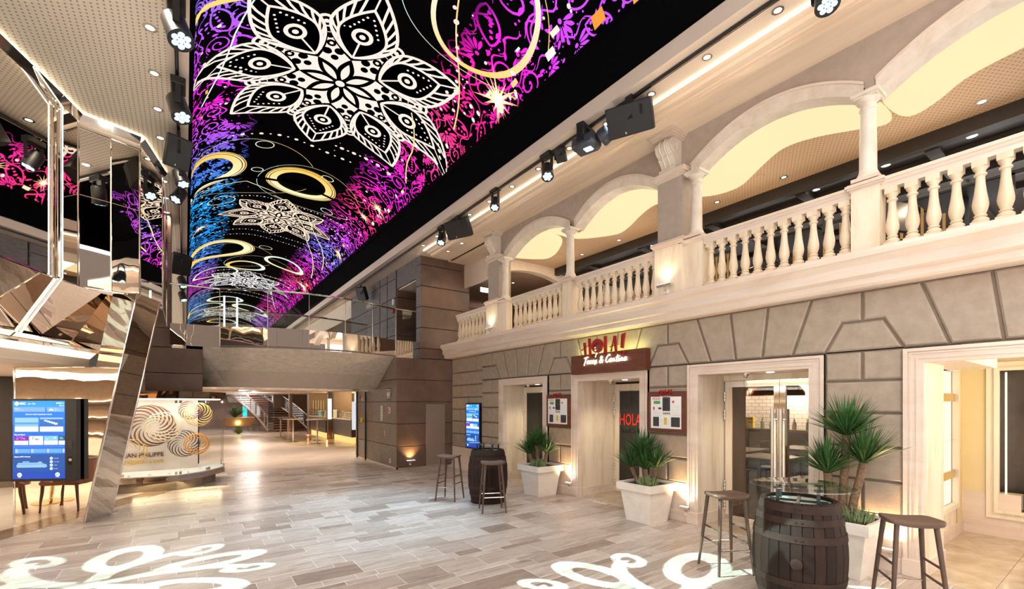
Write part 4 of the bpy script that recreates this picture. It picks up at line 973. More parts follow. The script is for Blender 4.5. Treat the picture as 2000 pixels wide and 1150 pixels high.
    # ship outline drawing
    def S_(pts): 
        m = MB().prism([(u*w_, (1-v)*h_) for u, v in pts], 'z', .003, .0043).xf(F); m.build('ship_drawing', ui('ship', (.30, .55, .85), 1.0), scr)
    S_([(.08, .815), (.64, .81), (.66, .84), (.63, .855), (.09, .855), (.07, .84)]); S_([(.10, .795), (.55, .79), (.60, .806), (.09, .812)]); S_([(.20, .775), (.30, .775), (.33, .788), (.18, .79)]); S_([(.50, .778), (.54, .778), (.56, .79), (.48, .79)])
    for i in range(4):
        MB().lathe([(.032*w_, .0040), (0, .0043)], .74*w_, (1 - .738 - .044*i)*h_, 16, False).xf(F).build('round_icon', ui('icon', (.55, .68, .95), 1.1), scr); T_(('On board', 'Your cabin', 'Toilets', 'Elevator')[i], .79, .743 + .044*i, .014)
    for u in (.13, .86):
        MB().lathe([(.045*w_, .0040), (0, .0043)], u*w_, (1 - .948)*h_, 20, False).xf(F).build('round_icon', ui('1.00_1.00_1.00', (1, 1, 1), 1.2), scr)
        for s_ in (-.014, .014): MB().lathe([(.012*w_, .0044), (0, .0046)], (u + s_)*w_, (1 - .948)*h_, 12, False).xf(F).build('icon_mark', ui('blue', (.01, .17, .80), .95), scr)
    T_('Languages', .13, .985, .010, 'CENTER'); T_('Accessibility', .86, .985, .010, 'CENTER')
    if sidebar:
        bx(w_ + .03, w_ + .03 + sidebar*.5, .42, .52, 0, .006, 'card_reader', M_dark); bx(w_ + .04, w_ + .03 + sidebar*.45, .19, .30, 0, .004, 'scanner_window', mcol('scanner_black', (.02, .02, .022), .15, bump=0))
        MB().lathe([(.022, .0), (.022, .005), (0, .006)], w_ + .07, .255, 16, False).xf(F).build('scanner_ring', M_brushed, root)
    return root
zc = A + ab*.075 + nf*.10 + Vector((0, 0, .655))
info_screen('kiosk_screen', zc, ab, .66, 1.075, 'big blue passenger information screen on the mirror panel', .13)
MB().box(.25, .55, .2, .9, -.12, -.07).xf(frame(zc, ab)).build('wall_bracket', M_black, bpy.data.objects['kiosk_screen'])
info_screen('wall_screen', Vector((5.79, 10.06, .60)), (0, -1, 0), .62, 1.07, 'blue portrait information screen on the stone wall at the far end', .0, False)
# ---------------- armchairs and cafe table seen in the mirror panel ----------------
M_leather = mcol('tan_leather', (.26, .085, .040), .4, 0, .12, 10); M_chairwood = mcol('brown_chair_wood', (.14, .055, .028), .35, 0, .15, 10)
def armchair(loc, rz, label):
    e = empty('armchair', loc, rz); tag(e, label, 'armchair', 'tan leather armchairs of the cafe')
    for (sx, sy) in ((-1, -1), (1, -1), (-1, 1), (1, 1)):
        MB().tube([(sx*.26, sy*.25, .0), (sx*.25, sy*.235, .2), (sx*.24, sy*.22, .44)], [.014, .020, .026], 8).build('leg', M_chairwood, e, True)
    bevel(MB().bbox(-.29, .29, -.27, .27, .42, .50, .03).build('seat', M_leather, e, True), .01)
    P = []; n = 20; m = MB()
    for i in range(n + 1):
        a = R(-25 + 230*i/n); P.append((.31*math.cos(a), .05 + .27*math.sin(a)))
    for (x0, y0), (x1, y1) in zip(P, P[1:]):
        m.add([(x0, y0, .44), (x1, y1, .44), (x1*1.06, y1*1.06, .80), (x0*1.06, y0*1.06, .80), (x0*.9, y0*.9, .44), (x1*.9, y1*.9, .44), (x1*.97, y1*.97, .80), (x0*.97, y0*.97, .80)], [(0,1,2,3), (5,4,7,6), (3,2,6,7), (0,4,5,1)])
    m.build('wrap_back', M_leather, e, True)
    MB().tube([(x*1.02, y*1.02, .81) for x, y in P], .022, 8).build('arm_rail', M_chairwood, e, True)
armchair((-2.95, 9.05, 0), R(200), 'tan leather armchair by the brass table, mirrored left of the kiosk')
armchair((-2.50, 8.40, 0), R(230), 'tan leather armchair by the brass table, mirrored right of the kiosk')
e = empty('cafe_table', (-3.42, 8.30, 0)); tag(e, 'small round cafe table with a brass disc foot, seen mirrored', 'table')
MB().lathe([(.27, 0), (.27, .015), (.05, .025), (.035, .05)], 0, 0, 28).build('foot', M_brass, e, True); MB().lathe([(.03, .03), (.03, .72)], 0, 0, 14).build('stem', M_brass, e, True); MB().lathe([(.36, .72), (.37, .735), (.36, .75)], 0, 0, 32).build('tabletop', M_walnut, e, True)
# ---------------- chocolate shop showcase ----------------
sh_ = empty('glass_showcase'); tag(sh_, 'faceted glass showcase with rosette sculptures of the chocolate cafe', 'showcase')
SP_ = [(-1.55, 11.05), (-.97, 11.02), (-.11, 10.87), (.37, 11.25), (.67, 11.77), (.67, 12.7), (-1.55, 12.7)]
def grow(k, dx=0): c = Vector((-.3, 12.0)); return [tuple(c + (Vector(p) - c)*k) for p in SP_]
MB().prism(grow(.86), 'z', 0, .20).build('toe_kick', M_clad, sh_); MB().prism(grow(1.03), 'z', .20, .30).build('mirror_skirt', M_mirrord, sh_)
MB().prism(grow(.99), 'z', .30, .315).build('display_floor', M_white, sh_); MB().prism(grow(1.05), 'z', 1.79, 1.93).build('canopy', M_mirrord, sh_)
MB().prism(grow(.95), 'z', 1.765, 1.79).build('canopy_light', memit('showcase_light', (1, .9, .74), .9), sh_)
for i in range(5):
    a, b = Vector((*SP_[i], 0)), Vector((*SP_[i+1], 0)); d = (b - a).normalized(); n_ = Vector((d.y, -d.x, 0)); a2 = a + d*.006; b2 = b - d*.006; lean = n_*.03
    MB().slab([tuple(a2 + Vector((0, 0, .315))), tuple(b2 + Vector((0, 0, .315))), tuple(b2 + lean + Vector((0, 0, 1.77))), tuple(a2 + lean + Vector((0, 0, 1.77)))], tuple(n_), .008).build('glass_pane', M_glasst, sh_)
    for q, s_ in ((a, .05), (b, -.05)):
        for z in (.33, 1.70):
            c = q + d*s_*.6 + n_*.012; F = frame(tuple(c + Vector((0, 0, z))), tuple(d)); MB().box(-.02, .02, 0, .05, -.012, .014).xf(F).build('glass_clamp', M_brushed, sh_)
for k, x in enumerate((-.85, -.55, -.25, .05, .25, .42)):
    F = frame((x, 11.15 + .12*k*(k > 3), .32), (1, -.2, 0)); MB().lathe([(.022, 0), (.022, .05)], 0, 0, 10).xf(F).build('spotlight_can', M_white, sh_, True)
M_backdrop = mcol('white_silk_backdrop', (.70, .63, .56), .6, 0, .10, 2.5, bump=.5)
MB().box(-1.5, .22, 11.92, 11.95, .315, 1.77).build('backdrop', M_backdrop, sh_)
for (txt, x, z, s_, mt) in (('JEAN PHILIPPE', -.70, .60, .125, mcol('chocolate_letter', (.13, .035, .02), .4)), ('CHOCOLAT & CAFE', -.70, .475, .085, mcol('gold_letter', (.72, .40, .06), .4))):
    m = text_mb(txt, s_, .004, .001); m.v = [(p[0]*.86, p[1], p[2]) for p in m.v]; m.xf(frame((x, 11.905, z), (1, 0, 0))); m.build('lettering', mt, sh_)
def rosette(c, r, n, mat, name, label, ro, tilt=0, wd=.022, sweep=190, inner=.35):
    e = empty('rosette_sculpture', c); tag(e, label, 'sculpture', 'rosette sculptures in the showcase')
    for i in range(n):
        a0 = 2*PI*i/n + ro; P = []; W_ = []
        for k in range(11):
            t_ = k/10; a = a0 + R(sweep)*t_*.5; rr = r*(inner + (1-inner)*math.sin(PI/2*t_)); P.append((rr*math.cos(a), -.04*math.sin(PI*t_) + tilt*rr*math.cos(a), rr*math.sin(a))); W_.append(wd*(.3 + .8*math.sin(PI*t_)))
        MB().tube(P, W_, 6).build('curl', mat, e, True)
M_choc = mcol('chocolate', (.15, .05, .025), .3, 0, .2); M_cream = mcol('white_chocolate', (.88, .76, .52), .35); M_gold = mcol('gold_chocolate', (.78, .52, .14), .3); M_dchoc = mcol('dark_chocolate', (.075, .030, .020), .3); M_orange = mcol('orange_chocolate', (.85, .34, .03), .3)
rosette((-.58, 11.78, 1.24), .42, 16, M_choc, 'r', 'large milk chocolate rosette behind the cream one', 0, 0, .016); rosette((-.36, 11.5, 1.22), .30, 14, M_cream, 'r', 'cream white rosette in the middle of the showcase', .3, .1, .009)
rosette((.22, 11.62, 1.46), .25, 13, M_gold, 'r', 'golden spiky rosette at the upper right of the showcase', .2, .1, .009); rosette((-.02, 11.70, .86), .28, 14, M_dchoc, 'r', 'dark chocolate rosette left of the orange one', .1, 0, .010)
rosette((.19, 11.45, .86), .22, 7, M_orange, 'r', 'orange spiral rosette at the right of the showcase', .6, 0, .012, 330); rosette((-.85, 11.40, .75), .26, 9, M_gold, 'r', 'golden rosette at the lower left beside the mirror leg', .0, 0, .010, 240); rosette((.08, 11.80, 1.55), .20, 12, M_choc, 'r', 'milk chocolate rosette behind the golden spiky one', .4, 0, .009)
area('showcase_lamp', (-.45, 11.45, 1.76), (-.45, 11.5, 0), 1.3, .3, 7, (1, .92, .80)); area('showcase_lamp', (.25, 11.6, 1.76), (.25, 11.6, 0), .4, .4, 3, (1, .92, .80)); area('showcase_underglow', (-.1, 11.0, .19), (-.1, 10.9, 0), 1.4, .25, 4, (1, .80, .45))
# brown clad pillar above the showcase
bp_ = empty('clad_pillar'); tag(bp_, 'rust brown clad pillar above the chocolate showcase', 'pillar')
for z0, z1 in ((1.95, 2.32), (2.33, 2.85)): MB().bbox(-.66, .30, 11.8, 12.6, z0, z1, .004).build('cladding_slab', M_corten, bp_)
MB().box(-.62, .26, 12.78, 13.2, 0, 1.95).build('pillar_core', M_dark, bp_)
zz = [2.86, 3.25, 3.83, 4.42, 5.01, 5.60]
for z0, z1 in zip(zz, zz[1:]): MB().bbox(-.62, -.24, 11.8, 12.5, z0 + .004, z1 - .004, .004).build('cladding_slab', M_corten, bp_)

# cafe interior on the left and the rear of the hall (seen in the mirrors)
cw = empty('wall_cafe'); struct(cw, 'warm cafe wall with shelf lights left of the photo, seen mirrored', 'wall')
MB().box(-6.6, -6.4, 1, 13.4, 0, 2.24).build('panel_wall', mcol('cafe_panel', (.30, .20, .13), .5), cw)
for z in (.95, 1.35, 1.75): MB().box(-6.4, -6.34, 3, 12, z, z + .03).build('shelf_light', M_cove, cw); MB().box(-6.4, -6.1, 3, 12, z - .05, z).build('shelf', M_walnut, cw)
MB().box(-6.4, -5.6, 5, 10.5, 0, .9).build('sideboard', M_marbleW, cw)
for k, x in enumerate((-3.4, -4.3, -5.2)):
    o = MB().box(x, x + .05, 5.5, 12.5, 2.215, 2.24).build('linear_light', M_cove_hot); tag(o, ['nearest', 'middle', 'farthest'][k] + ' linear ceiling light of the cafe, seen in the mirror panel', 'lamp', 'cafe ceiling light lines')
for x in (-3.37, -4.27, -5.17): area('cafe_line_light', (x, 9, 2.20), (x, 9, 0), .05, 7, 45, (1, .88, .70))
rw = empty('wall_rear'); struct(rw, 'brown clad rear wall of the hall behind the viewer', 'wall')
M_dumber = mcol('rear_umber', (.05, .033, .025), .6)
for k in range(12): MB().bbox(-9 + k*1.5, -7.52 + k*1.5, -9.1, -9.0, 0, 2.8, .004).build('cladding_panel', M_corten, rw); MB().bbox(-9 + k*1.5, -7.52 + k*1.5, -9.1, -9.0, 2.9, 8.6, .004).build('cladding_panel', M_dumber, rw)
MB().box(-9, 9, -9.0, -8.9, 2.8, 2.9).build('band', M_marble, rw)
for k in range(5): MB().box(-2.4 + k*1.7, -1.6 + k*1.7, -8.99, -8.97, 3.2, 4.4).build('glow_patch', memit('rear_glow_%d' % k, (1, .8, .5), .10), rw)  # added glowing panels, so the mirrors do not reflect a blank wall

o = MB().box(-6.6, -6.4, 1, 14, 2.27, 5.62).build('wall_left_upper', M_dumber); struct(o, 'dark upper wall behind the mirror balcony', 'wall')
# ---------------- brown clad block on the right ----------------
blk = empty('wall_block'); struct(blk, 'brown metal clad service block left of the stone facade', 'wall')
MB().box(4.40, 6.3, 11.17, 14.6, 0, 2.86).build('core', M_dark, blk)
ZB_ = [.045, .588, 1.163, 1.738, 2.31, 2.877]
for r in range(5):
    z0, z1 = ZB_[r] + .008, ZB_[r+1] - .008
    if r < 3:
        MB().bbox(4.385, 5.185, 11.155, 11.18, z0, z1, .003).build('cladding_panel', M_corten, blk); MB().bbox(5.755, 5.99, 11.155, 11.18, z0, z1, .003).build('cladding_panel', M_corten, blk)
        for a, b in zip([11.18, 11.62, 12.33, 13.02, 13.75, 14.6], [11.62, 12.33, 13.02, 13.75, 14.6]): MB().bbox(4.385, 4.41, a + .003, b - .003, z0, z1, .002).build('cladding_panel', M_clad, blk)
    else:
        MB().bbox(4.385, 5.99, 11.155, 11.18, z0, z1, .003).build('cladding_panel', M_corten, blk); MB().bbox(4.385, 4.41, 11.18, 14.6, z0, z1, .002).build('cladding_panel', M_clad, blk)
MB().bbox(5.185, 5.755, 11.155, 11.18, 1.685, 1.733, .003).build('cladding_panel', M_corten, blk)
MB().box(4.37, 5.99, 11.14, 11.17, 0, .045).build('skirting', M_brushed, blk); MB().box(4.37, 4.41, 11.14, 14.6, 0, .045).build('skirting', M_marble, blk)
dr = empty('door_4'); struct(dr, 'plain taupe flush door in the brown clad block', 'door')
MB().bbox(5.19, 5.75, 11.145, 11.175, .02, 1.68, .003).build('door_leaf', mcol('taupe_door_paint', (.30, .215, .17), .5, 0, .04, 6, bump=.03), dr); MB().lathe([(.012, 0), (.014, .02), (0, .025)], 0, 0, 12).xf(frame((5.225, 11.145, .93), (1, 0, 0))).build('door_knob', M_chrome, dr)
def upl(loc, nrm, w_, label, watts, col=(1, .72, .42), tilt=None, grp='wall washer uplights'):   # small linear washer lamp on a bracket, shining up the wall behind it
    e = empty('wall_washer', loc); tag(e, label, 'lamp', grp); n_ = Vector(nrm).normalized(); d = Vector((-n_.y, n_.x, 0)); F = frame((0, 0, 0), tuple(d))
    o_ = n_*.07
    M_ = Matrix.Translation(o_) @ F
    MB().bbox(-w_/2, w_/2, -.015, .02, -.025, .025, .005).xf(M_).build('lamp_bar', M_brushed, e); MB().box(-w_/2 + .01, w_/2 - .01, .0195, .022, -.018, .018).xf(M_).build('lens', M_lamp, e)
    MB().tube([(0, 0, -.07), tuple(n_*.035 + Vector((0, 0, -.06))), tuple(n_*.07 + Vector((0, 0, -.015)))], .012, 8).build('bracket', M_brushed, e, True); MB().bbox(-.025, .025, -.11, -.05, -.0, .03, .004).xf(F).build('driver_box', M_white, e)
    p = Vector(loc) + n_*.085 + Vector((0, 0, .035)); s_ = spot('washer_beam', p, p + Vector((0, 0, 1)) - n_*.10, watts, col, 120, .9, .03); return e
upl((4.74, 11.155, .20), (0, -1, 0), .24, 'slim washer lamp low on the brown block beside the taupe door', 24, (1, .66, .28))
def plate(name, F, w_, h_, label, mat, cat='sign'):
    o = MB().bbox(-w_/2, w_/2, -h_/2, h_/2, 0, .008, .002).xf(F).build(name, mat); tag(o, label, cat); return o
def SF(y, z): return frame((4.384, y, z), (0, -1, 0))
M_redp = mcol('safety_red', (.6, .03, .03), .4); M_yel = mcol('safety_yellow', (.75, .6, .02), .4)
o = plate('safety_notice', SF(12.25, 1.42), .16, .42, 'tall white notice sheet on the side of the brown block', M_white)
for k in range(5): MB().box(-.06, .06, -.18 + k*.075, -.16 + k*.075, .0085, .0095).xf(SF(12.25, 1.42)).build('printed_line', M_panelgrey, o)
o = plate('fire_sign', SF(11.68, 1.51), .17, .16, 'small red and white fire sign beside the notice sheet', M_white); MB().box(-.075, -.01, -.06, .06, .0085, .0095).xf(SF(11.68, 1.51)).build('red_mark', M_redp, o); MB().box(.02, .06, -.06, -.01, .0085, .0095).xf(SF(11.68, 1.51)).build('red_mark', M_redp, o)
o = plate('fire_sign', SF(11.63, .18), .12, .12, 'small red and white floor level sign near the block corner', M_white); MB().box(-.05, .0, -.045, .045, .0085, .0095).xf(SF(11.63, .18)).build('red_mark', M_redp, o)
o = plate('clear_plaque', SF(11.70, 1.93), .30, .34, 'clear plaque with white ship drawing under the bridge', M_glass)
for (a, b, c_, d) in ((-.12, .12, .12, .135), (-.12, .10, -.06, .06), (.07, .12, -.10, .08), (-.10, .05, -.10, -.08)): MB().box(a, b, c_, d, .009, .0105).xf(SF(11.70, 1.93)).build('white_print', M_white, o)
e = empty('alarm_beacon', (4.33, 13.84, 1.82)); tag(e, 'red alarm beacon at the top of the brown block side', 'alarm'); MB().lathe([(.05, 0), (.05, .05), (.02, .09), (0, .095)], 0, 0, 14).build('red_lens', M_redp, e, True); MB().bbox(-.02, .06, -.10, -.03, -.05, .08, .006).build('housing', M_white, e)
o = MB().bbox(4.33, 4.40, 13.82, 13.95, 1.12, 1.25, .006).build('call_point', M_yel); tag(o, 'yellow call point box on the black post', 'call point')
for k, y in enumerate((13.55, 14.35)):
    o = MB().bbox(4.345, 4.375, y, y + .06, .0, 2.28, .004).build('steel_post', M_black); tag(o, ['nearer black upright post on the brown block side', 'farther black upright post on the brown block side'][k], 'post', 'black posts')
o = MB().box(4.384, 4.379, 11.99, 12.03, .82, .98).build('lock_plate', M_brushed); tag(o, 'small steel lock plate on the brown panel', 'lock')
# upper tower
tw = empty('wall_tower'); struct(tw, 'rust brown clad tower wall of the upper deck past the arcade', 'wall')
ZU = [2.88, 3.15, 3.70, 4.26, 4.81, 5.37, 5.61]
MB().box(5.08, 6.5, 11.2, 11.45, 2.86, 5.61).build('core', M_dark, tw)
for z0, z1 in zip(ZU, ZU[1:]):
    MB().bbox(5.06, 6.53, 11.165, 11.2, z0 + .009, z1 - .009, .003).build('cladding_panel', M_corten, tw); MB().bbox(5.045, 5.08, 11.17, 11.46, z0 + .009, z1 - .009, .003).build('cladding_panel', M_slate, tw)
    MB().bbox(5.05, 5.95, 12.83, 12.86, z0 + .009, z1 - .009, .003).build('cladding_panel', M_corten, tw)
    for a, b in ((12.87, 13.55), (13.60, 14.2), (14.25, 17.3)): MB().bbox(5.03, 5.06, a, b, z0 + .009, z1 - .009, .003).build('cladding_panel', M_slate, tw)
MB().box(5.06, 6.2, 12.87, 17.4, 2.86, 5.61).build('core', M_black, tw); MB().box(5.05, 6.0, 11.4, 12.9, 5.05, 5.61).build('lintel', M_slate, tw); MB().box(5.95, 6.05, 11.4, 12.9, 2.86, 5.61).build('recess_back', M_corten, tw); MB().box(5.1, 6.0, 11.46, 12.83, 5.02, 5.05).build('recess_ceiling', M_beige, tw)
MB().box(4.4, 9, 11.2, 18, 2.80, 2.86).build('deck', M_dark, tw)
e = empty('alarm_beacon', (5.0, 13.0, 4.42)); tag(e, 'red alarm beacon on the slate wall of the tower', 'alarm'); MB().bbox(-.03, .03, -.06, .06, -.05, .05, .015).build('red_lens', M_redp, e)
o = MB().bbox(4.98, 5.03, 12.95, 13.05, 4.60, 4.78, .01).build('sounder_box', M_white); tag(o, 'white sounder box above the red beacon on the tower', 'alarm')
# right side of the far upper deck
o = MB().box(5.1, 9, 17.5, 46, 4.95, 5.0).build('ceiling', M_beige); struct(o, 'beige far upper deck ceiling beyond the slate wall', 'ceiling')
o = MB().box(8.8, 9, 17.4, 46, 2.86, 5.0).build('wall_far_right', mcol('olive_wall', (.22, .17, .11), .6)); struct(o, 'shaded olive wall of the far upper deck', 'wall')
o = MB().box(4.5, 9, 18, 46, 2.7, 2.86).build('floor', M_dark); struct(o, 'far upper deck floor on the right', 'floor')
# ---------------- glass bridge ----------------
br = empty('glass_bridge'); tag(br, 'glass walled footbridge crossing the promenade', 'bridge')
FP = [(-.26, 11.62), (.60, 11.55), (1.45, 11.10), (2.25, 10.92), (3.05, 10.95), (3.75, 11.12), (4.45, 11.38), (5.04, 11.40)]
ZD = 2.89
for i in range(len(FP) - 1):
    a, b = Vector((*FP[i], 0)), Vector((*FP[i+1], 0)); d = (b - a).normalized(); n_ = Vector((d.y, -d.x, 0)); a2, b2 = a + d*.004, b - d*.004
    ln = n_*(-.03)
    z0 = ZD
    MB().slab([tuple(a2 + Vector((0, 0, z0))), tuple(b2 + Vector((0, 0, z0))), tuple(b2 + ln*.3 + Vector((0, 0, 3.34))), tuple(a2 + ln*.3 + Vector((0, 0, 3.34)))], tuple(-n_), .012).build('mirror_panel', M_mirrorw if i < 2 else M_mirror, br)
    MB().slab([tuple(a2 + ln*.3 + Vector((0, 0, 3.345))), tuple(b2 + ln*.3 + Vector((0, 0, 3.345))), tuple(b2 + ln + Vector((0, 0, 4.13))), tuple(a2 + ln + Vector((0, 0, 4.13)))], tuple(-n_), .012).build('glass_pane', M_glass, br)
    m = MB().tube([tuple(a + ln + Vector((0, 0, 4.15))), tuple(b + ln + Vector((0, 0, 4.15)))], .022, 8); m.build('handrail', M_chrome, br, True)
FQ = [(x, y + 2.3) for x, y in FP[1:-1]]
for (a, b) in zip(FQ, FQ[1:]):
    MB().tube([(*a, 4.05), (*b, 4.05)], .022, 8).build('handrail', M_chrome, br, True); MB().slab([(*a, 2.95), (*b, 2.95), (*b, 4.03), (*a, 4.03)], (0, 1, 0), .012).build('glass_pane', M_glass, br)
MB().prism(FP[1:-1] + [(4.45, 13.5), (.3, 13.5)], 'z', 2.90, 2.94).build('deck', M_clad, br)
for i, (x, y) in enumerate(FP[1:-1]): MB().tube([(x, y, ZD), (x, y - .01, 4.14)], .006, 6).build('glass_joint', M_brushed, br)
for k in range(9):
    x = 1.55 + k*.21; MB().tube([(x, 11.9, 2.94), (x, 11.9, 3.45)], .012, 6).build('inner_post', M_chrome, br, True)
e = empty('steel_stand', (.95, 11.9, 2.94)); tag(e, 'steel clad counter with light tubes standing on the bridge', 'stand')
MB().bbox(-.35, .30, -.15, .25, 0, .52, .02).build('body', M_brushed, e)
for x in (-.26, -.02): MB().tube([(x, -.17, .1), (x, -.17, 1.1)], .018, 8).build('light_tube', memit('soft_tube', (.9, 1, .9), .9), e, True)
# faceted soffit
TE = [(.30, 11.62), (.62, 11.54), (1.45, 11.09), (2.25, 10.91), (3.05, 10.94), (3.75, 11.11), (4.38, 11.36)]
ME = [(.55, 12.0), (.80, 11.92), (1.6, 11.80), (2.3, 11.76), (3.05, 11.78), (3.65, 11.86), (4.10, 12.0)]
LE = [(.80, 12.62), (1.0, 12.60), (1.75, 12.56), (2.4, 12.55), (3.1, 12.56), (3.7, 12.58), (4.05, 12.62)]
for i in range(6):
    MB().slab([(*TE[i], 2.885), (*ME[i], 2.43), (*ME[i+1], 2.43), (*TE[i+1], 2.885)], (0, .3, 1), .01).build('soffit_panel', M_hammer, br)
    MB().slab([(*ME[i], 2.43), (*LE[i], 2.08), (*LE[i+1], 2.08), (*ME[i+1], 2.43)], (0, .3, 1), .01).build('soffit_panel', M_panelgrey, br)
MB().slab([(.30, 11.62, 2.885), (.30, 12.62, 2.07), (.80, 12.62, 2.08), (.55, 12.0, 2.43)], (0, .5, 1), .01).build('soffit_panel', M_hammer, br)
MB().slab([(4.38, 11.36, 2.885), (4.10, 12.0, 2.43), (4.05, 12.62, 2.08), (4.385, 12.75, 2.06)], (0, .5, 1), .01).build('soffit_panel', M_hammer, br)
MB().box(.3, 4.38, 12.62, 12.72, 2.02, 2.09).build('chrome_edge', M_chrome, br)
o = MB().box(-9, 9.5, 46, 46.2, 0, 7.6).build('wall_end_far', M_dark); struct(o, 'dark far end wall of the hall', 'wall')
# ---------------- far promenade under the bridge ----------------
o = MB().box(-3, 12, 12.72, 46, 2.26, 2.32).build('ceiling', M_beige); struct(o, 'low beige ceiling beyond the bridge', 'ceiling')
M_farbrown = mcol('far_brown_panel', (.14, .085, .058), .5, 0, .1, 3)
fw = empty('wall_end'); struct(fw, 'brown panelled end walls of the far promenade', 'wall')
MB().box(4.6, 12, 32.6, 32.8, 0, 2.3).build('brown_wall', M_farbrown, fw); MB().box(-2, 5, 38, 38.2, 0, 2.3).build('shop_wall', mcol('rose_brown_wall', (.30, .20, .16), .6), fw)
MB().box(5.9, 12, 15.0, 15.2, 0, 2.3).build('side_wall', M_farbrown, fw)
MB().box(8.8, 9, 15, 33, 0, 2.3).build('counter_back_wall', mcol('amber_wall', (.62, .38, .12), .5), fw)
MB().box(-.9, -.7, 13.2, 28, 0, 2.3).build('left_wall', mcol('left_wall_tone', (.45, .36, .29), .5), fw)
for k, (x, y, w_) in enumerate([(5.0, 29.6, .18), (5.5, 26.7, .2), (5.45, 22.4, .2)]):
    o = MB().bbox(x, x + w_, y, y + .25, 0, 2.27, .01).build('copper_column', M_farbrown); tag(o, ['slim brown column nearest the staircase', 'slim brown column between staircase and counter', 'slim brown column between the two counters'][k], 'column', 'slim brown columns'); point('column_uplight', (x - .08, y - .1, .12), 1.2, (1, .4, .15), .03)
e = empty('wall_panel'); tag(e, 'broad brown wall panel between the two counters', 'partition'); MB().bbox(5.75, 6.6, 22.6, 22.8, 0, 2.26, .01).build('panel', M_farbrown, e); MB().box(6.1, 6.2, 22.57, 22.6, 1.2, 1.3).build('switch_plate', M_white, e)
e = empty('panel_doors'); tag(e, 'dark panelled doors with barred windows behind the high tables', 'door')
MB().bbox(5.7, 6.9, 28.0, 28.2, 0, 2.24, .01).build('door_panel', M_farbrown, e)
for k in range(5): MB().box(5.95 + k*.14, 6.0 + k*.14, 27.95, 28.0, 1.05, 1.85).build('bar', mcol('pale_bar', (.5, .44, .33), .5), e)
o = MB().bbox(5.42, 5.58, 22.32, 22.36, .95, 1.9, .004).build('lit_menu_sign', memit('menu_glow', (1, .88, .5), 1.2)); tag(o, 'tall lit yellow menu sign on the slim column', 'sign')
for k, (x0, y0, y1) in enumerate([(5.5, 23.1, 26.4), (5.62, 19.3, 22.2)]):
    e = empty('bar_counter'); tag(e, ['dark bar counter with glass guard, farther one', 'dark bar counter with glass display, nearer one'][k], 'counter', 'bar counters')
    MB().bbox(x0, x0 + .9, y0, y1, .26, .98, .02).build('body', mcol('bronze_counter', (.12, .09, .07), .3, .5, .1), e); MB().box(x0 + .05, x0 + .9, y0, y1, 0, .26).build('lit_base', memit('amber_base', (1, .62, .2), .6), e); MB().box(x0 - .05, x0 + .95, y0 - .05, y1 + .05, .98, 1.02).build('worktop', M_marbleW, e); MB().box(x0, x0 + .01, y0, y1, 1.02, 1.38).build('glass_guard', M_glass, e); MB().tube([(x0, y0, 1.38), (x0, y1, 1.38)], .012, 6).build('guard_rail', M_chrome, e)
    for q in range(3): MB().bbox(x0 + .2, x0 + .55, y0 + .5 + q*.9, y0 + .9 + q*.9, 1.02, 1.30, .02).build('appliance', M_brushed, e)
for k, (x, y, lb) in enumerate([(3.83, 25.0, 'farthest of the five'), (3.9, 23.4, 'second farthest of the five'), (3.82, 21.7, 'middle one, left of the bar'), (4.86, 21.9, 'right of the middle one'), (4.5, 20.3, 'nearest of the five')]):
    e = empty('high_table', (x, y, 0)); tag(e, 'slim high table with steel pole, ' + lb, 'table', 'high tables by the bar')
    MB().lathe([(.26, 0), (.26, .012), (.04, .03)], 0, 0, 24).build('foot', M_brushed, e, True); MB().lathe([(.03, .02), (.03, .98)], 0, 0, 12).build('pole', mcol('cream_pole_%d' % k, (.66, .58, .48), .3), e, True); MB().lathe([(.42, .98), (.42, 1.01)], 0, 0, 28).build('tabletop', M_clad, e)
o = MB().lathe([(3.2, .001), (0, .002)], 6.6, 21.0, 48, False).build('inlay', mstone('amber_inlay', (.62, .46, .27), (.5, .34, .17), (.7, .55, .36), (1, 1, 1), 2, .2), floor); o['label'] = 'amber round floor inlay'
point('bar_fill', (6.9, 20.8, 2.1), 110, (1, .72, .34), 0); point('bar_fill', (6.9, 25, 2.1), 90, (1, .72, .34), 0)  # unseen fill points added to brighten the bar area
for k in range(3):
    o = MB().bbox(6.4, 6.42, 19.2 + k*.8, 19.9 + k*.8, 1.75, 2.15, .005).build('menu_monitor', memit('monitor_glow', (.45, .65, .9), 1.0)); tag(o, ['right', 'middle', 'left'][k] + ' hanging menu monitor above the nearer bar counter', 'screen', 'menu monitors over the bar')
o = MB().bbox(4.80, 5.15, 16.4, 16.44, .75, 1.75, .004).build('light_poster', memit('poster_glow', (.75, .78, .85), .5)); tag(o, 'pale lit poster just past the brown block', 'poster')
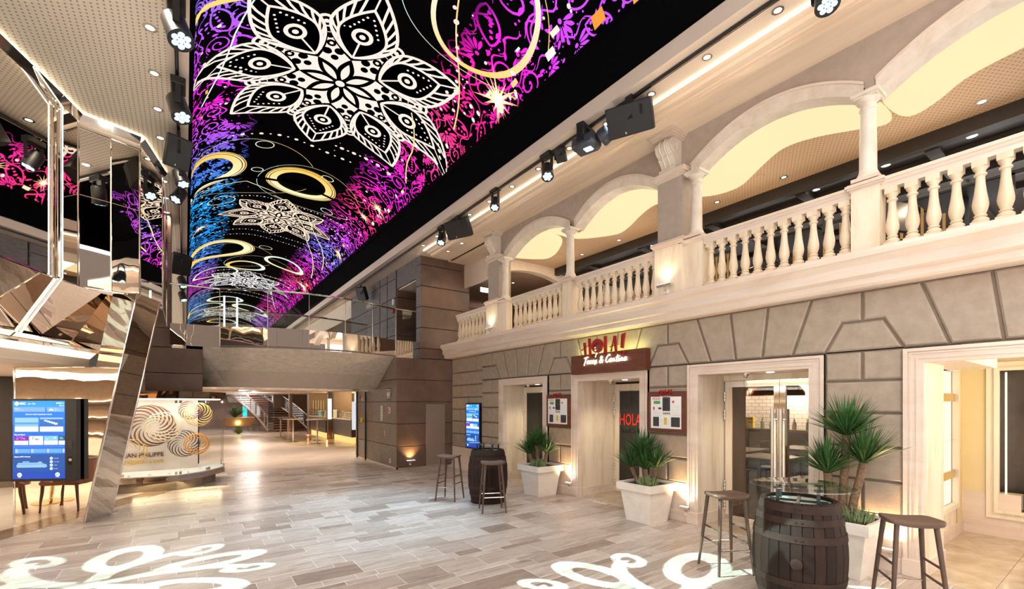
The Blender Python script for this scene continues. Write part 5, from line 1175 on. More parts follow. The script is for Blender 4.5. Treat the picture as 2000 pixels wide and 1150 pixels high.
# staircase
st = empty('staircase'); tag(st, 'open brown staircase with glass sides at the end of the promenade', 'staircase')
M_step = mcol('stair_tread', (.20, .115, .075), .4)
for k in range(17):
    z = .14*(k + 1); y = 30.0 + .28*k; sx = -.055*k - .0016*k*k*2
    MB().bbox(3.95 + sx, 6.1 + sx*1.35, y, y + .33, z - .05, z, .008).build('tread', M_step, st)
for s_, x0, kx in ((0, 3.92, 1.0), (1, 6.13, 1.35)):
    P = [(x0 + (-.055*k - .0032*k*k)*kx, 30.0 + .28*k, .14*(k + 1)) for k in range(17)]
    MB().tube([(x, y, z - .04) for x, y, z in P], .07, 6).build('stringer', M_brushed, st, True); MB().tube([(x, y, z + .75) for x, y, z in P], .03, 8).build('handrail', M_chrome, st, True)
    for k in range(0, 16, 2):
        a, b = P[k], P[k+2]; MB().slab([(a[0], a[1], a[2] + .02), (b[0], b[1], b[2] + .02), (b[0], b[1], b[2] + .7), (a[0], a[1], a[2] + .7)], (1, 0, 0), .01).build('glass_side', M_glass, st); MB().tube([(a[0], a[1], a[2]), (a[0], a[1], a[2] + .75)], .02, 6).build('baluster_post', M_chrome, st)
# planter, rattan chairs, awning, teal sign beyond
e = empty('boat_planter', (2.35, 28.8, 0)); tag(e, 'long brown boat shaped planter with lit grasses beyond the bridge', 'planter')
MB().add([(-.55, -.3, 0), (.5, -.3, 0), (.5, .3, 0), (-.55, .3, 0), (-.9, -.4, .46), (.75, -.4, .46), (.75, .4, .46), (-.9, .4, .46)], [(0,3,2,1), (4,5,6,7), (0,1,5,4), (1,2,6,5), (2,3,7,6), (3,0,4,7)]).build('trough', mcol('planter_brown', (.26, .13, .06), .5), e)
M_grass = mcol('lit_grass', (.22, .30, .06), .6, 0, .3); M_yucca = mcol('yucca_leaf', (.035, .085, .022), .5, 0, .45, 6)
def blades(n, h, w_, spread, base=0, droop=.3, seed=1, up=0.25, nseg=3):
    rnd = random.Random(seed); m = MB()
    for i in range(n):
        a = rnd.uniform(0, 2*PI); el = math.asin(min(1, up + (1-up)*rnd.random()**.8))*spread + (1-spread)*PI/2; L = h*rnd.uniform(.7, 1.05)
        d = Vector((math.cos(a)*math.cos(el), math.sin(a)*math.cos(el), math.sin(el))); sd = Vector((-math.sin(a), math.cos(a), 0)); nn = sd.cross(d)
        pr = []; hor = Vector((math.cos(a), math.sin(a), 0))
        for s_ in range(nseg + 1):
            t_ = s_/nseg; c = d*L*t_ + Vector((0, 0, -droop*L*t_*t_*math.cos(el))) + Vector((0, 0, base)); ww = w_*(.75 + .5*t_)*(1 - t_**2.2) + .0008
            pr.append((c - sd*ww, c + nn*ww*.35, c + sd*ww))
        b = len(m.v)
        for q in pr: m.v += [p[:] for p in q]
        for s_ in range(nseg):
            k = b + 3*s_; m.f += [(k, k+1, k+4, k+3), (k+1, k+2, k+5, k+4)]
    return m
blades(160, .55, .012, .8, 0, .4, 3).build('grass', M_grass, e)['kind'] = 'stuff'; e.children[-1].location = (0, 0, .46)
o = blades(140, .8, .018, .7, .0, .2, 4).build('palm_leaves', M_yucca, e); o['kind'] = 'stuff'; o.location = (-.15, .1, .9); point('grass_light', (2.3, 28.4, .62), 5, (.9, 1, .4), .03)
M_rattan = mcol('rattan', (.28, .17, .10), .6, 0, .3, 40)
for k, (x, y) in enumerate([(2.9, 31.4), (3.5, 31.6), (3.3, 32.4), (2.6, 32.2)]):
    e = empty('rattan_chair', (x, y, 0)); tag(e, 'rattan bistro chair beside the boat planter, %s' % ['front left', 'front right', 'rear right', 'rear left'][k], 'chair', 'rattan bistro chairs')
    MB().bbox(-.2, .2, -.2, .2, .42, .46, .01).build('seat', M_rattan, e)
    for sx in (-1, 1):
        for sy in (-1, 1): MB().tube([(sx*.18, sy*.18, 0), (sx*.17, sy*.17, .44)], .016, 6).build('leg', M_rattan, e)
    MB().tube([(-.2, .19, .44), (-.2, .22, .75), (-.1, .23, .9), (.1, .23, .9), (.2, .22, .75), (.2, .19, .44)], .018, 6).build('back_hoop', M_rattan, e, True); MB().box(-.17, .17, .20, .215, .5, .85).build('back_weave', M_rattan, e)
o = MB().slab([(2.3, 35, 1.75), (3.6, 35, 1.75), (3.6, 36.5, 2.15), (2.3, 36.5, 2.15)], (0, 0, 1), .02).build('awning', M_white); tag(o, 'white awning on the shop wall beyond the planter', 'awning')
o = MB().bbox(3.05, 3.3, 34.5, 34.6, .7, 1.55, .01).build('totem_sign', memit('teal_glow', (.02, .45, .42), 1.0)); tag(o, 'narrow teal totem sign beyond the planter', 'sign')
e = empty('linear_pendant', (1.95, 21, 2.22)); tag(e, 'slanted white light panel under the far ceiling', 'lamp'); MB().box(-.12, .12, -1.6, 1.6, 0, .03).build('diffuser', memit('white_panel', (.9, .95, 1), .8), e); MB().box(-.16, .16, -1.65, 1.65, .03, .05).build('frame', M_black, e)
for k in range(8): spot('far_down_spot', (.25, 14.5 + k*2.2, 2.2), (.25, 14.5 + k*2.2, 0), 30, (1, .88, .76), 140, .8, .05)  # added spots without fixtures, brighten the dark far left side
for k in range(8): 
    downlight((1.2 + (k % 4)*1.0, 15.5 + (k // 4)*5, 2.258), 'small downlight in the low ceiling beyond the bridge, nearest row first', 'downlights beyond the bridge', .06)
    spot('far_down_spot', (1.2 + (k % 4)*1.0, 15.5 + (k // 4)*5, 2.2), (1.2 + (k % 4)*1.0, 15.5 + (k // 4)*5, 0), 60, (1, .86, .72), 140, .8, .0)
point('stair_fill', (3.0, 33, 2.0), 60, (.95, .9, 1), 0); point('far_fill', (3.0, 28, 2.0), 60, (1, .86, .74), 0)  # added fill points with no visible source, lift the far end and stairs
# ---------------- barrel tables ----------------
t = NT('barrel_oak'); rn = t.n('ShaderNodeObjectInfo').outputs['Random']; f = t.noise(t.coord((7, 7, .9)), 3, 6, .7, .6); g = t.noise(t.coord((1, 1, 1)), 3, 3, .6)
c_ = t.ramp(f, [(.25, (.010, .004, .002)), (.6, (.036, .014, .007)), (.85, (.080, .037, .018))]); c_ = t.mix(c_, (.012, .009, .008), t.math('MULTIPLY', g, .55)); c_ = t.mix(c_, t.ramp(rn, [(0, (.6, .55, .5)), (1, (1.25, 1.2, 1.15))]), 1, 'MULTIPLY'); t.col(c_).set(.62, spec=.25); t.bump(f, .5, .006); M_oak = t.m
M_hoop = mcol('rusty_hoop_iron', (.034, .018, .013), .7, 0, .25, 12, spec=.2)
BH = .90; NS = 26
def brad(z): u = z/BH*2 - 1; return .345 - .072*u*u
def barrel_table(loc, rz, label, glass_off):
    e = empty('barrel_table', loc, rz); tag(e, label, 'barrel table', 'barrel tables')
    zs = [i/10*BH for i in range(11)]; me = None
    for k in range(NS):
        if me is None:
            m = MB(); da = 2*PI/NS*.497
            for z in zs:
                r = brad(z); m.v += [((r - .006)*math.cos(-da), (r - .006)*math.sin(-da), z), (r*math.cos(-da*.86), r*math.sin(-da*.86), z), (r, 0, z), (r*math.cos(da*.86), r*math.sin(da*.86), z), ((r - .006)*math.cos(da), (r - .006)*math.sin(da), z), ((r - .03)*math.cos(da), (r - .03)*math.sin(da), z), ((r - .03)*math.cos(-da), (r - .03)*math.sin(-da), z)]
            for i in range(10):
                for q in range(7): a = i*7 + q; b = i*7 + (q+1) % 7; m.f.append((a, b, b + 7, a + 7))
            m.f += [tuple(range(6, -1, -1)), tuple(70 + q for q in range(7))]
            o = m.build('stave', M_oak, e, True); me = o.data
        else: o = bpy.data.objects.new('stave', me); link(o, e)
        o.rotation_euler = (0, 0, 2*PI*k/NS)
    for (z0, z1) in ((BH - .075, BH - .012), (BH - .165, BH - .115), (.60, .655), (.245, .30), (.115, .165), (.012, .075)):
        r0, r1 = brad(z0), brad(z1); h = MB().lathe([(r0 - .002, z0), (r0 + .005, z0), (r1 + .005, z1), (r1 - .002, z1)], 0, 0, 52, False).build('hoop', M_hoop, e, True)
        for a in (-.03, .10): q = ((brad((z0 + z1)/2) + .006)*math.cos(a), (brad((z0 + z1)/2) + .006)*math.sin(a)); MB().lathe([(.009, 0), (.007, .005), (0, .007)], 0, 0, 8, False).xf(frame((q[0], q[1], (z0 + z1)/2), (-math.sin(a), math.cos(a), 0))).build('rivet', M_hoop, h, True)
    MB().lathe([(.262, BH - .05), (.262, BH - .03), (0, BH - .03)], 0, 0, 36, False).build('barrel_head', mcol('barrel_head_white', (.55, .52, .50), .5), e); MB().lathe([(.25, 0.01), (0, 0.01)], 0, 0, 26, False).build('barrel_bottom', M_oak, e)
    F = frame((brad(.44) + .002, 0, .44), (0, 1, 0)); MB().lathe([(.045, -.01), (.042, .012), (.030, .016), (.0, .014)], 0, 0, 18, False).xf(F).build('bung', M_oak, e, True)
    for k in range(4):
        a = PI/4 + k*PI/2; x, y = .20*math.cos(a), .20*math.sin(a); b = MB().box(x - .012, x + .012, y - .012, y + .012, BH - .03, 1.0); b.box(x - .03, x + .03, y - .03, y + .03, .99, 1.0); b.build('glass_support', M_black, e)
    m = MB().box(-.21, .21, -.012, .012, BH - .03, BH - .012); m.box(-.012, .012, -.21, .21, BH - .03, BH - .012); m.build('support_cross', M_black, e)
    g = MB().lathe([(.372, 1.0), (.385, 1.004), (.385, 1.010), (.372, 1.014)], 0, 0, 56).build('glass_top', M_glassg, e, True); g.location = glass_off
    MB().lathe([(.30, 0), (.30, .006), (.0, .008)], 0, 0, 36).build('floor_plate', M_black, e)
barrel_table((4.20, 1.71, 0), R(200), 'dark oak barrel table with round glass top in the foreground', (-.02, .02, 0)); barrel_table((4.27, 6.67, 0), R(215), 'dark oak barrel table with glass top standing farther back', (.02, -.02, 0))
# ---------------- stools ----------------
def stool(loc, rz, label):
    e = empty('bar_stool', loc, rz); tag(e, label, 'stool', 'walnut bar stools'); H_ = .78; n = 16
    m = MB(); out = []
    for i in range(40):
        a = 2*PI*i/40; ca, sa = math.cos(a), math.sin(a); p = 4.5; r = (abs(ca)**p + abs(sa)**p)**(-1/p); x, y = r*ca*.185, r*sa*.165; x *= 1 - .10*(y/.165); out.append((x, y))
    rings = []
    for (s_, dz) in ((.97, -.032), (1.0, -.020), (1.0, -.008), (.975, 0), (.7, -.004), (.35, -.008)):
        rings.append([(x*s_, y*s_, H_ + dz + .022*(y*s_/.165)**2*0 + .02*((x*s_)/.185)**2 - .012) for x, y in out])
    for rg in rings: m.v += rg
    for i in range(len(rings) - 1):
        for k in range(40): m.f.append((i*40 + k, i*40 + (k+1) % 40, (i+1)*40 + (k+1) % 40, (i+1)*40 + k))
    m.f.append(tuple((len(rings)-1)*40 + k for k in range(40))); m.f.append(tuple(range(39, -1, -1))); m.build('seat', M_walnut, e, True)
    L = {}
    for sx in (-1, 1):
        for sy in (-1, 1):
            p0, p1 = Vector((sx*.185, sy*.19, 0)), Vector((sx*.125, sy*.115, H_ - .03)); L[(sx, sy)] = (p0, p1); MB().tube([p0, p0.lerp(p1, .5), p1], [.0125, .0165, .019], 10).build('leg', M_walnutv, e, True)
    def at(s_, z): p0, p1 = L[s_]; return p0.lerp(p1, z/p1.z)
    for sx in (-1, 1):
        for z in (.30, .43): MB().tube([at((sx, -1), z), at((sx, 1), z)], .010, 8).build('side_rung', M_walnutv, e, True)
    for sy in (-1, 1): MB().tube([at((-1, sy), .24), at((1, sy), .24)], .009, 8).build('foot_bar', M_brushed, e, True)
stool((3.79, 7.165, 0), math.atan2(-.32, .24), 'walnut bar stool left of the far barrel table'); stool((3.945, 6.03, 0), math.atan2(-.15, .335), 'walnut bar stool standing in front of the far barrel table')
stool((4.49, 2.51, 0), math.atan2(-.197, .355), 'walnut bar stool left of the foreground barrel, in the projected light'); stool((4.72, 1.11, 0), math.atan2(-.29, .206), 'walnut bar stool right of the foreground barrel')
# ---------------- planters ----------------
M_trav = mstone('travertine_planter', (.83, .75, .67), (.73, .64, .55), (.90, .84, .77), (1.2, 1.2, 2.2), 3.2, .55, .3)
M_soil = mcol('dark_soil', (.035, .022, .014), .9, 0, .3, 30, bump=.6); M_trunk = mcol('yucca_trunk', (.20, .12, .065), .8, 0, .4, 40, bump=.9); M_succ = mcol('succulent', (.19, .24, .10), .55, 0, .3, 14)
t = NT('yucca_blade'); rn = t.noise(t.coord(), 9, 2); t.col(t.ramp(rn, [(.3, (.020, .060, .014)), (.55, (.045, .13, .028)), (.8, (.10, .20, .05))])).set(.45); M_blade = t.m
def planter(loc, label, plants, succ, seed):
    e = empty('planter', loc); tag(e, label, 'planter', 'travertine planters'); b, tp = .205, .265; H_ = .455
    m = MB(); m.add([(-b, -b, 0), (b, -b, 0), (b, b, 0), (-b, b, 0), (-tp, -tp, H_), (tp, -tp, H_), (tp, tp, H_), (-tp, tp, H_)], [(0,3,2,1), (4,5,6,7), (0,1,5,4), (1,2,6,5), (2,3,7,6), (3,0,4,7)]); m.build('body', M_trav, e)
    r, ri = .305, .265; m = MB()
    for (x0, x1, y0, y1) in ((-r, r, -r, -ri), (-r, r, ri, r), (-r, -ri, -ri, ri), (ri, r, -ri, ri)): m.box(x0, x1, y0, y1, H_ - .005, .555)
    bevel(m.build('rim', M_trav, e), .003); MB().box(-ri, ri, -ri, ri, H_, .525).build('soil', M_soil, e)
    for i, (x, y, hx, hy, hz, n, L) in enumerate(plants):
        P = [(x, y, .5), (x + (hx - x)*.35, y + (hy - y)*.35, .5 + (hz - .5)*.4), (x + (hx-x)*.75, y + (hy-y)*.75, .5 + (hz - .5)*.75), (hx, hy, hz)]
        tr = MB(); rnd = random.Random(seed*10 + i)
        tr.tube(P, [.042, .037, .035, .038], 10)
        for q in range(int(60*(hz - .5)/.5) + 10):
            t_ = rnd.random(); k = min(2, int(t_*3)); c = Vector(P[k]).lerp(Vector(P[k+1]), t_*3 - k); a = rnd.uniform(0, 2*PI); d = Vector((math.cos(a), math.sin(a), .5)); tr.tube([c + d*.024, c + d*.044], [.007, .001], 4, False)
        tr.build('trunk', M_trunk, e, True)
        bl = blades(n, L*1.08, .010, .95, 0, .10, seed*7 + i, .34, 4).build('leaf_crown', M_blade, e); bl.location = (hx, hy, hz - .01); bl['kind'] = 'stuff'
    rnd = random.Random(seed)
    for (x, y, rr) in succ:
        m = MB()
        for q in range(70):
            a = rnd.uniform(0, 2*PI); d = rr*math.sqrt(rnd.random()); px, py = d*math.cos(a), d*math.sin(a); h = (.19 - .6*d)*rnd.uniform(.7, 1.1); lx, ly = px*.5 + rnd.uniform(-.02, .02), py*.5 + rnd.uniform(-.02, .02)
            m.tube([(px, py, 0), (px + lx*.5, py + ly*.5, h*.55), (px + lx*.8, py + ly*.8, h)], [.004, .008, .002], 5)
            for w_ in range(3): aa = rnd.uniform(0, 2*PI); zz = h*(.35 + .2*w_); m.tube([(px + lx*.4, py + ly*.4, zz), (px + lx*.4 + .022*math.cos(aa), py + ly*.4 + .022*math.sin(aa), zz + .02)], [.004, .001], 4)
        o = m.build('succulent', M_succ, e); o.location = (x, y, .52); o['kind'] = 'stuff'
planter((5.385, 6.60, 0), 'travertine planter with short yuccas beside the farthest entrance', [(.0, .05, -.03, .06, .90, 170, .42), (-.05, .13, -.10, .20, .74, 130, .38), (.0, -.10, .0, -.19, .80, 120, .36)], [(-.13, -.10, .11)], 1)
planter((5.45, 4.235, 0), 'travertine planter with bushy yuccas between the two right entrances', [(-.02, .12, -.10, .19, .76, 140, .38), (.0, .02, -.06, .02, .95, 170, .40), (.04, -.10, -.02, -.17, .79, 130, .37), (-.06, -.06, -.10, -.06, .76, 120, .34)], [(-.14, -.12, .12)], 2)
planter((5.44, 1.80, 0), 'travertine planter with a tall three headed yucca behind the foreground barrel', [(-.03, .0, -.06, -.05, 1.38, 190, .44), (-.08, .06, -.16, .08, 1.00, 150, .40), (-.02, -.06, -.05, -.19, 1.12, 150, .43)], [(-.10, -.14, .12), (-.16, .13, .09)], 3)
# ---------------- sign ----------------
sg = empty('restaurant_sign'); tag(sg, 'red brown signboard with red HOLA letters and lit script', 'sign')
bevel(MB().box(5.655, 5.78, 4.42, 6.05, 2.208, 2.54).build('board', M_red_wood, sg), .004)
XL = 5.60
def lpoly(pts, name='letter', mat=None, x=XL, d=.03, par=sg): return MB().prism(pts, 'x', x, x + d).build(name, mat or M_redpaint, par)
def lstroke(a, b, w_, **k):
    a, b = Vector(a), Vector(b); d = (b - a).normalized(); n_ = Vector((-d.y, d.x))*w_/2; return lpoly([tuple(a + n_), tuple(b + n_*.7), tuple(b - n_*.7), tuple(a - n_)], **k)
def lring(c, ro, ri, co=(0, 0), name='letter', mat=None, x=XL, par=sg):
    n = 36; m = MB()
    for i in range(n):
        a0, a1 = 2*PI*i/n, 2*PI*(i+1)/n; q = []
        for a in (a0, a1): q += [(c[0] + ro[0]*math.cos(a), c[1] + ro[1]*math.sin(a)), (c[0] + co[0] + ri[0]*math.cos(a), c[1] + co[1] + ri[1]*math.sin(a))]
        m.add([(x + dx, *p) for dx in (0, .03) for p in q], [(0, 1, 3, 2), (4, 6, 7, 5), (0, 2, 6, 4), (1, 5, 7, 3)])
    return m.build(name, mat or M_redpaint, par)
lpoly([(5.693, 2.741), (5.644, 2.742), (5.628, 2.522), (5.661, 2.520)]); lpoly([(5.575, 2.799), (5.533, 2.806), (5.508, 2.485), (5.548, 2.482)]); lstroke((5.739, 2.615), (5.489, 2.714), .016)
lring((5.367, 2.661), (.128, .117), (.080, .066), (0, -.022)); lring((5.367, 2.655), (.078, .072), (.066, .058), (.004, -.016), x=XL + .012)
o = MB().lathe([(.082, 0), (0, .004)], 0, 0, 24, False).xf(frame((XL + .02, 5.367, 2.640), (0, -1, 0))); o.build('letter_fill', mcol('letter_brown', (.16, .035, .018), .5), sg)
lpoly([(5.213, 2.804), (5.163, 2.802), (5.159, 2.504), (5.213, 2.505)]); lstroke((5.19, 2.508), (5.042, 2.520), .016); lstroke((5.065, 2.540), (4.997, 2.778), .015); lpoly([(5.011, 2.784), (4.963, 2.782), (4.941, 2.506), (4.974, 2.501)]); lstroke((5.088, 2.611), (4.913, 2.640), .016)
lpoly([(4.839, 2.789), (4.767, 2.807), (4.81, 2.566), (4.861, 2.575)]); lring((4.829, 2.50), (.046, .036), (.022, .017))
for (y, z, r) in ((5.365, 2.527, .016), (5.39, 2.48, .012), (5.402, 2.629, .010), (5.396, 2.588, .013), (5.38, 2.505, .009)): MB().lathe([(r, 0), (r*.7, .008), (0, .012)], 0, 0, 12, False).xf(frame((XL - .004, y, z), (0, -1, 0))).build('lit_drop', M_ltemit, sg, True)
GL = {'a': (1.05, [[(.85,.8),(.5,1),(.1,.7),(.05,.3),(.3,0),(.65,.25),(.9,.95),(.82,.2),(1.1,.1)]]), 'c': (.85, [[(.85,.8),(.5,1),(.1,.65),(.1,.25),(.4,0),(.9,.25)]]), 'o': (.95, [[(.5,1),(.12,.7),(.1,.25),(.45,0),(.85,.35),(.8,.8),(.5,1),(.95,.85)]]),
      's': (.95, [[(0,.1),(.5,.7),(.65,1.05),(.62,.6),(.8,.2),(.4,-.2),(.1,-.35)]]), 'n': (1.1, [[(.05,.95),(.1,0)], [(.1,.4),(.5,1),(.65,.6),(.6,.1),(.95,.2)]]), 't': (.85, [[(.5,2.0),(.25,.3),(.5,0),(.85,.3)], [(0,1.25),(.85,1.4)]]), 'i': (.6, [[(.15,.95),(.12,.2),(.35,0),(.6,.3)], [(.3,1.5),(.34,1.6)]]),
      'T': (1.15, [[(0,1.9),(.6,2.1),(1.5,2.25)], [(.85,2.1),(.55,1),(.2,-.5)]]), 'C': (1.35, [[(1.4,2.0),(1.1,2.3),(.5,1.8),(.1,.8),(.3,.05),(.9,.1),(1.4,.7)]]), '&': (1.5, [[(1.3,.0),(.4,1.4),(.6,2.0),(1.0,1.7),(.2,.6),(.3,.05),(.9,.1),(1.35,.9)]]), ' ': (.75, [])}
def script(txt, par, x, y0, z0, size, width, r, mat, rise=0.0):
    adv = sum(GL[c][0] for c in txt); k = width/adv; u = 0
    for c in txt:
        a, st_ = GL[c]
        for ln in st_:
            P = []
            for (p, q) in ln: xx = (u + p*.95)*k + q*size*.16; P.append((x, y0 - xx, z0 + q*size + rise*xx))
            if len(P) > 2:
                Q = []
                for i in range(len(P) - 1):
                    p0, p1, p2, p3 = [Vector(P[max(0, min(len(P)-1, i + j))]) for j in (-1, 0, 1, 2)]
                    for s_ in range(4): s2 = s_/4; Q.append(.5*((2*p1) + (-p0 + p2)*s2 + (2*p0 - 5*p1 + 4*p2 - p3)*s2*s2 + (-p0 + 3*p1 - 3*p2 + p3)*s2**3))
                P = Q + [Vector(P[-1])]
            MB().tube(P, r, 6).build('script_letter', mat, par, True)
        u += a
script('Tacos & Cantina', sg, 5.635, 5.71, 2.375, .052, .95, .0095, M_ltemit)
area('sign_glow', (5.71, 5.25, 2.55), (5.80, 5.25, 2.9), 1.5, .03, 2.2, (.95, 1, .35))
# menu boards
def menu_board(y0, y1, z0, z1, label):
    e = empty('menu_board'); tag(e, label, 'menu board', 'menu boards'); w_ = y1 - y0; h_ = z1 - z0; F = frame((5.765, y1, z0), (0, -1, 0))
    bevel(MB().box(0, w_, 0, h_, -.03, .02).xf(F).build('frame', M_red_wood, e), .004)
    MB().box(.055, w_ - .075, .055, h_ - .075, .02, .023).xf(F).build('poster', M_white, e); u0, v0, pw, ph = .055, .055, w_ - .13, h_ - .13
    Mk = mcol('menu_charcoal', (.05, .045, .045), .6, bump=0); Mr = mcol('menu_red', (.55, .05, .04), .6, bump=0); Mg = mcol('menu_green', (.10, .38, .12), .6, bump=0); My = mcol('menu_yellow', (.75, .48, .05), .6, bump=0); Mg2 = mcol('menu_grey', (.45, .43, .42), .6, bump=0)
    def q(a, b, c, d, mt, nm='print'): MB().box(u0 + a*pw, u0 + b*pw, v0 + c*ph, v0 + d*ph, .023, .0242).xf(F).build(nm, mt, e)
    q(.40, .65, .55, 1.0, Mk); q(.08, .28, .06, .36, Mk); q(.68, .96, .06, .36, Mk); q(.45, .55, .12, .34, My); q(.10, .32, .77, .87, Mg); q(.08, .13, .58, .68, Mr); q(.72, .78, .80, .87, Mr); q(.26, .36, .60, .66, Mk); q(.40, .66, .42, .53, mcol('menu_pale', (.75, .66, .62), .6, bump=0))
    for i in range(7):
        q(.42, .60, .60 + i*.05, .612 + i*.05, Mg2); q(.70, .95, .42 + (i % 6)*.06, .425 + (i % 6)*.06, Mg2); q(.06, .33, .40 + (i % 3)*.055, .405 + (i % 3)*.055, Mg2)
    for i in range(4): q(.43 + i*.058, .46 + i*.058, .45, .50, Mr)
    for i in range(5): q(.30, .43, .08 + i*.05, .085 + i*.05, Mg2); q(.57, .66, .08 + i*.05, .085 + i*.05, Mg2); q(.10, .22, .12 + i*.045, .126 + i*.045, Mg2); q(.71, .88, .14 + i*.04, .146 + i*.04, Mg2)
    m = text_mb('HOLA!', .06, .0, .001); m.v = [(p[0]*.8 + u0 + .19*pw, p[1] + v0 + .90*ph, .0245) for p in m.v]; m.xf(F).build('lettering', Mr, e, fixn=False)
    c = w_*.48; k = .085; mt = M_redpaint
    def L(pts): MB().prism([(c + (x - .5)*k*2.6, h_ - .055 + y*k) for x, y in pts], 'z', .03, .04).xf(F).build('letter', mt, e)
    L([(.02,.1),(.10,.1),(.10,.8),(.02,.75)]); L([(.17,0),(.25,0),(.22,.95),(.14,.95)]); L([(0,.4),(.26,.55),(.26,.62),(0,.48)])
    n = 20
    for i in range(n): a0, a1 = 2*PI*i/n, 2*PI*(i+1)/n; MB().prism([(c + (.37 - .5 + r*.11*math.cos(a))*k*2.6, h_ - .055 + (.48 + .4*r*math.sin(a))*k) for r, a in ((1, a0), (1, a1), (.6, a1), (.6, a0))], 'z', .03, .04).xf(F).build('letter', mt, e)
    L([(.51,.1),(.58,.1),(.57,.98),(.50,.98)]); L([(.51,.1),(.68,.16),(.68,.21),(.51,.16)]); L([(.66,.1),(.70,.1),(.80,.95),(.76,.95)]); L([(.82,.0),(.89,.0),(.85,1.0),(.78,1.0)]); L([(.65,.38),(.9,.48),(.9,.54),(.65,.44)]); L([(.93,.3),(.98,.3),(1.04,1.05),(.96,1.0)]); L([(.92,.06),(.99,.06),(.99,.2),(.92,.2)])
    m = text_mb('Tacos & Cantina', .035, .0, .0008, shear=.3); m.v = [(p[0]*.8 + c, p[1] + h_ - .085, .0265) for p in m.v]; m.xf(F).build('lettering', M_white, e, fixn=False)
    return e
menu_board(6.18, 6.85, 1.25, 1.86, 'framed menu board between the farthest entrance and the signboard entrance'); menu_board(3.79, 4.44, 1.27, 1.87, 'framed menu board between the signboard entrance and double glass door')
# red lettering on the glass of the door under the sign
def fit(m, wd):
    xs = [p[0] for p in m.v]; k_ = wd/(max(xs) - min(xs)); x0 = (max(xs) + min(xs))/2; m.v = [((p[0] - x0)*k_, p[1], p[2]) for p in m.v]; return m
fit(text_mb('HOLA', .30, .001, .005), .50).xf(frame((6.748, 5.61, 1.29), (0, -1, 0))).build('glass_lettering', mcol('red_vinyl', (.65, .03, .02), .4, bump=0), d2)
fit(text_mb('Tacos & Cantina', .13, .001, .001, shear=.3), .50).xf(frame((6.748, 5.61, 1.14), (0, -1, 0))).build('glass_lettering', mcol('dark_vinyl', (.015, .015, .015), .4, bump=0), d2)
# ---------------- washer lamps on the facade ----------------
for y, lb in ((3.97, 'on the big middle pillar pedestal'), (8.55, 'on the far pillar pedestal')): upl((5.57, y, 3.36), (-1, 0, 0), .24, 'slim washer lamp ' + lb, 6, (1, .78, .52))
for y, lb in ((6.20, 'beside the first planter near the farthest entrance'), (3.80, 'beside the bushy yucca planter'), (1.50, 'behind the tall yucca planter')): upl((5.79, y, .22), (-1, 0, 0), .14, 'small floor level washer lamp ' + lb, 30, (1, .64, .32), grp='floor level washers')
# ---------------- track, stage lamps, speakers ----------------
for (x, lb) in ((-.08, 'left'), (4.63, 'right')):
    e = empty('light_track'); tag(e, 'long black lighting track under the %s ceiling edge' % lb, 'track'); MB().box(x - .018, x + .018, 1.2, 40, 5.575, 5.612).build('rail', M_black, e)
    MB().box(x - .006, x + .006, 1.2, 40, 5.573, 5.576).build('slot', M_brushed, e)
def basis(d):
    z = -Vector(d).normalized(); x = Vector((0, 0, 1)).cross(z); x = x.normalized() if x.length > .01 else Vector((1, 0, 0)); y = z.cross(x); return Matrix((x, y, z)).transposed().to_4x4()
def stage_lamp(loc, target, label, s_=1.0):
    e = empty('stage_lamp', loc); tag(e, label, 'stage lamp', 'black stage lamps on the tracks'); d = (Vector(target) - Vector(loc)).normalized(); M_ = basis(d)
    MB().bbox(-.055*s_, .055*s_, -.10*s_, .10*s_, .20, .29, .01).build('control_box', M_black, e); MB().box(-.03, .03, -.03, .03, .28, .33).build('track_clamp', M_black, e)
    for q in (-1, 1): MB().box(-.02*s_, .02*s_, q*.088*s_ - .008, q*.088*s_ + .008, -.02, .22).build('yoke_arm', M_black, e)
    MB().lathe([(.055*s_, .10*s_), (.075*s_, .07*s_), (.078*s_, -.09*s_), (.082*s_, -.12*s_), (.068*s_, -.12*s_)], 0, 0, 20).xf(M_).build('can', M_black, e, True)
    for k in range(7):
        a = k*PI/3; r = 0 if k == 6 else .042*s_; MB().lathe([(.021*s_, -.121*s_), (.017*s_, -.126*s_), (0, -.128*s_)], r*math.cos(a), r*math.sin(a), 12, False).xf(M_).build('lens', M_bluelens, e)
    return e
SPOTS = [((-.07, 5.35, 5.25), (.8, 4.0, 2), 'black stage lamp at the top of the left track', 1.35), ((-.07, 6.75, 5.25), (.8, 5.6, 2), 'black stage lamp second on the left track', 1.35), ((-.06, 8.75, 5.22), (.8, 7.6, 2), 'black stage lamp under the left speaker', 1.2), ((-.08, 9.75, 5.30), (-.6, 9.2, 4.2), 'black stage lamp just past the left speaker', 1.2), ((-.08, 16.4, 5.25), (.4, 15.8, 3.5), 'black stage lamp far along the left track', 1.4), ((-.08, 18.6, 5.25), (.4, 18, 3.5), 'black stage lamp farthest along the left track', 1.4),
    ((4.63, 5.50, 5.36), (4.2, 4.9, 4), 'black stage lamp beside the small speaker on the right track', 1.2), ((4.63, 6.98, 5.38), (4.1, 6.4, 4), 'black stage lamp in the middle of the right track', 1.1), ((4.63, 9.12, 5.36), (4.1, 8.6, 4), 'black stage lamp left of the far right speaker', 1.2), ((4.63, 1.66, 5.33), (4.2, 1.4, 4), 'black stage lamp cut by the top edge', 1.2)]
for a in SPOTS: stage_lamp(*a)
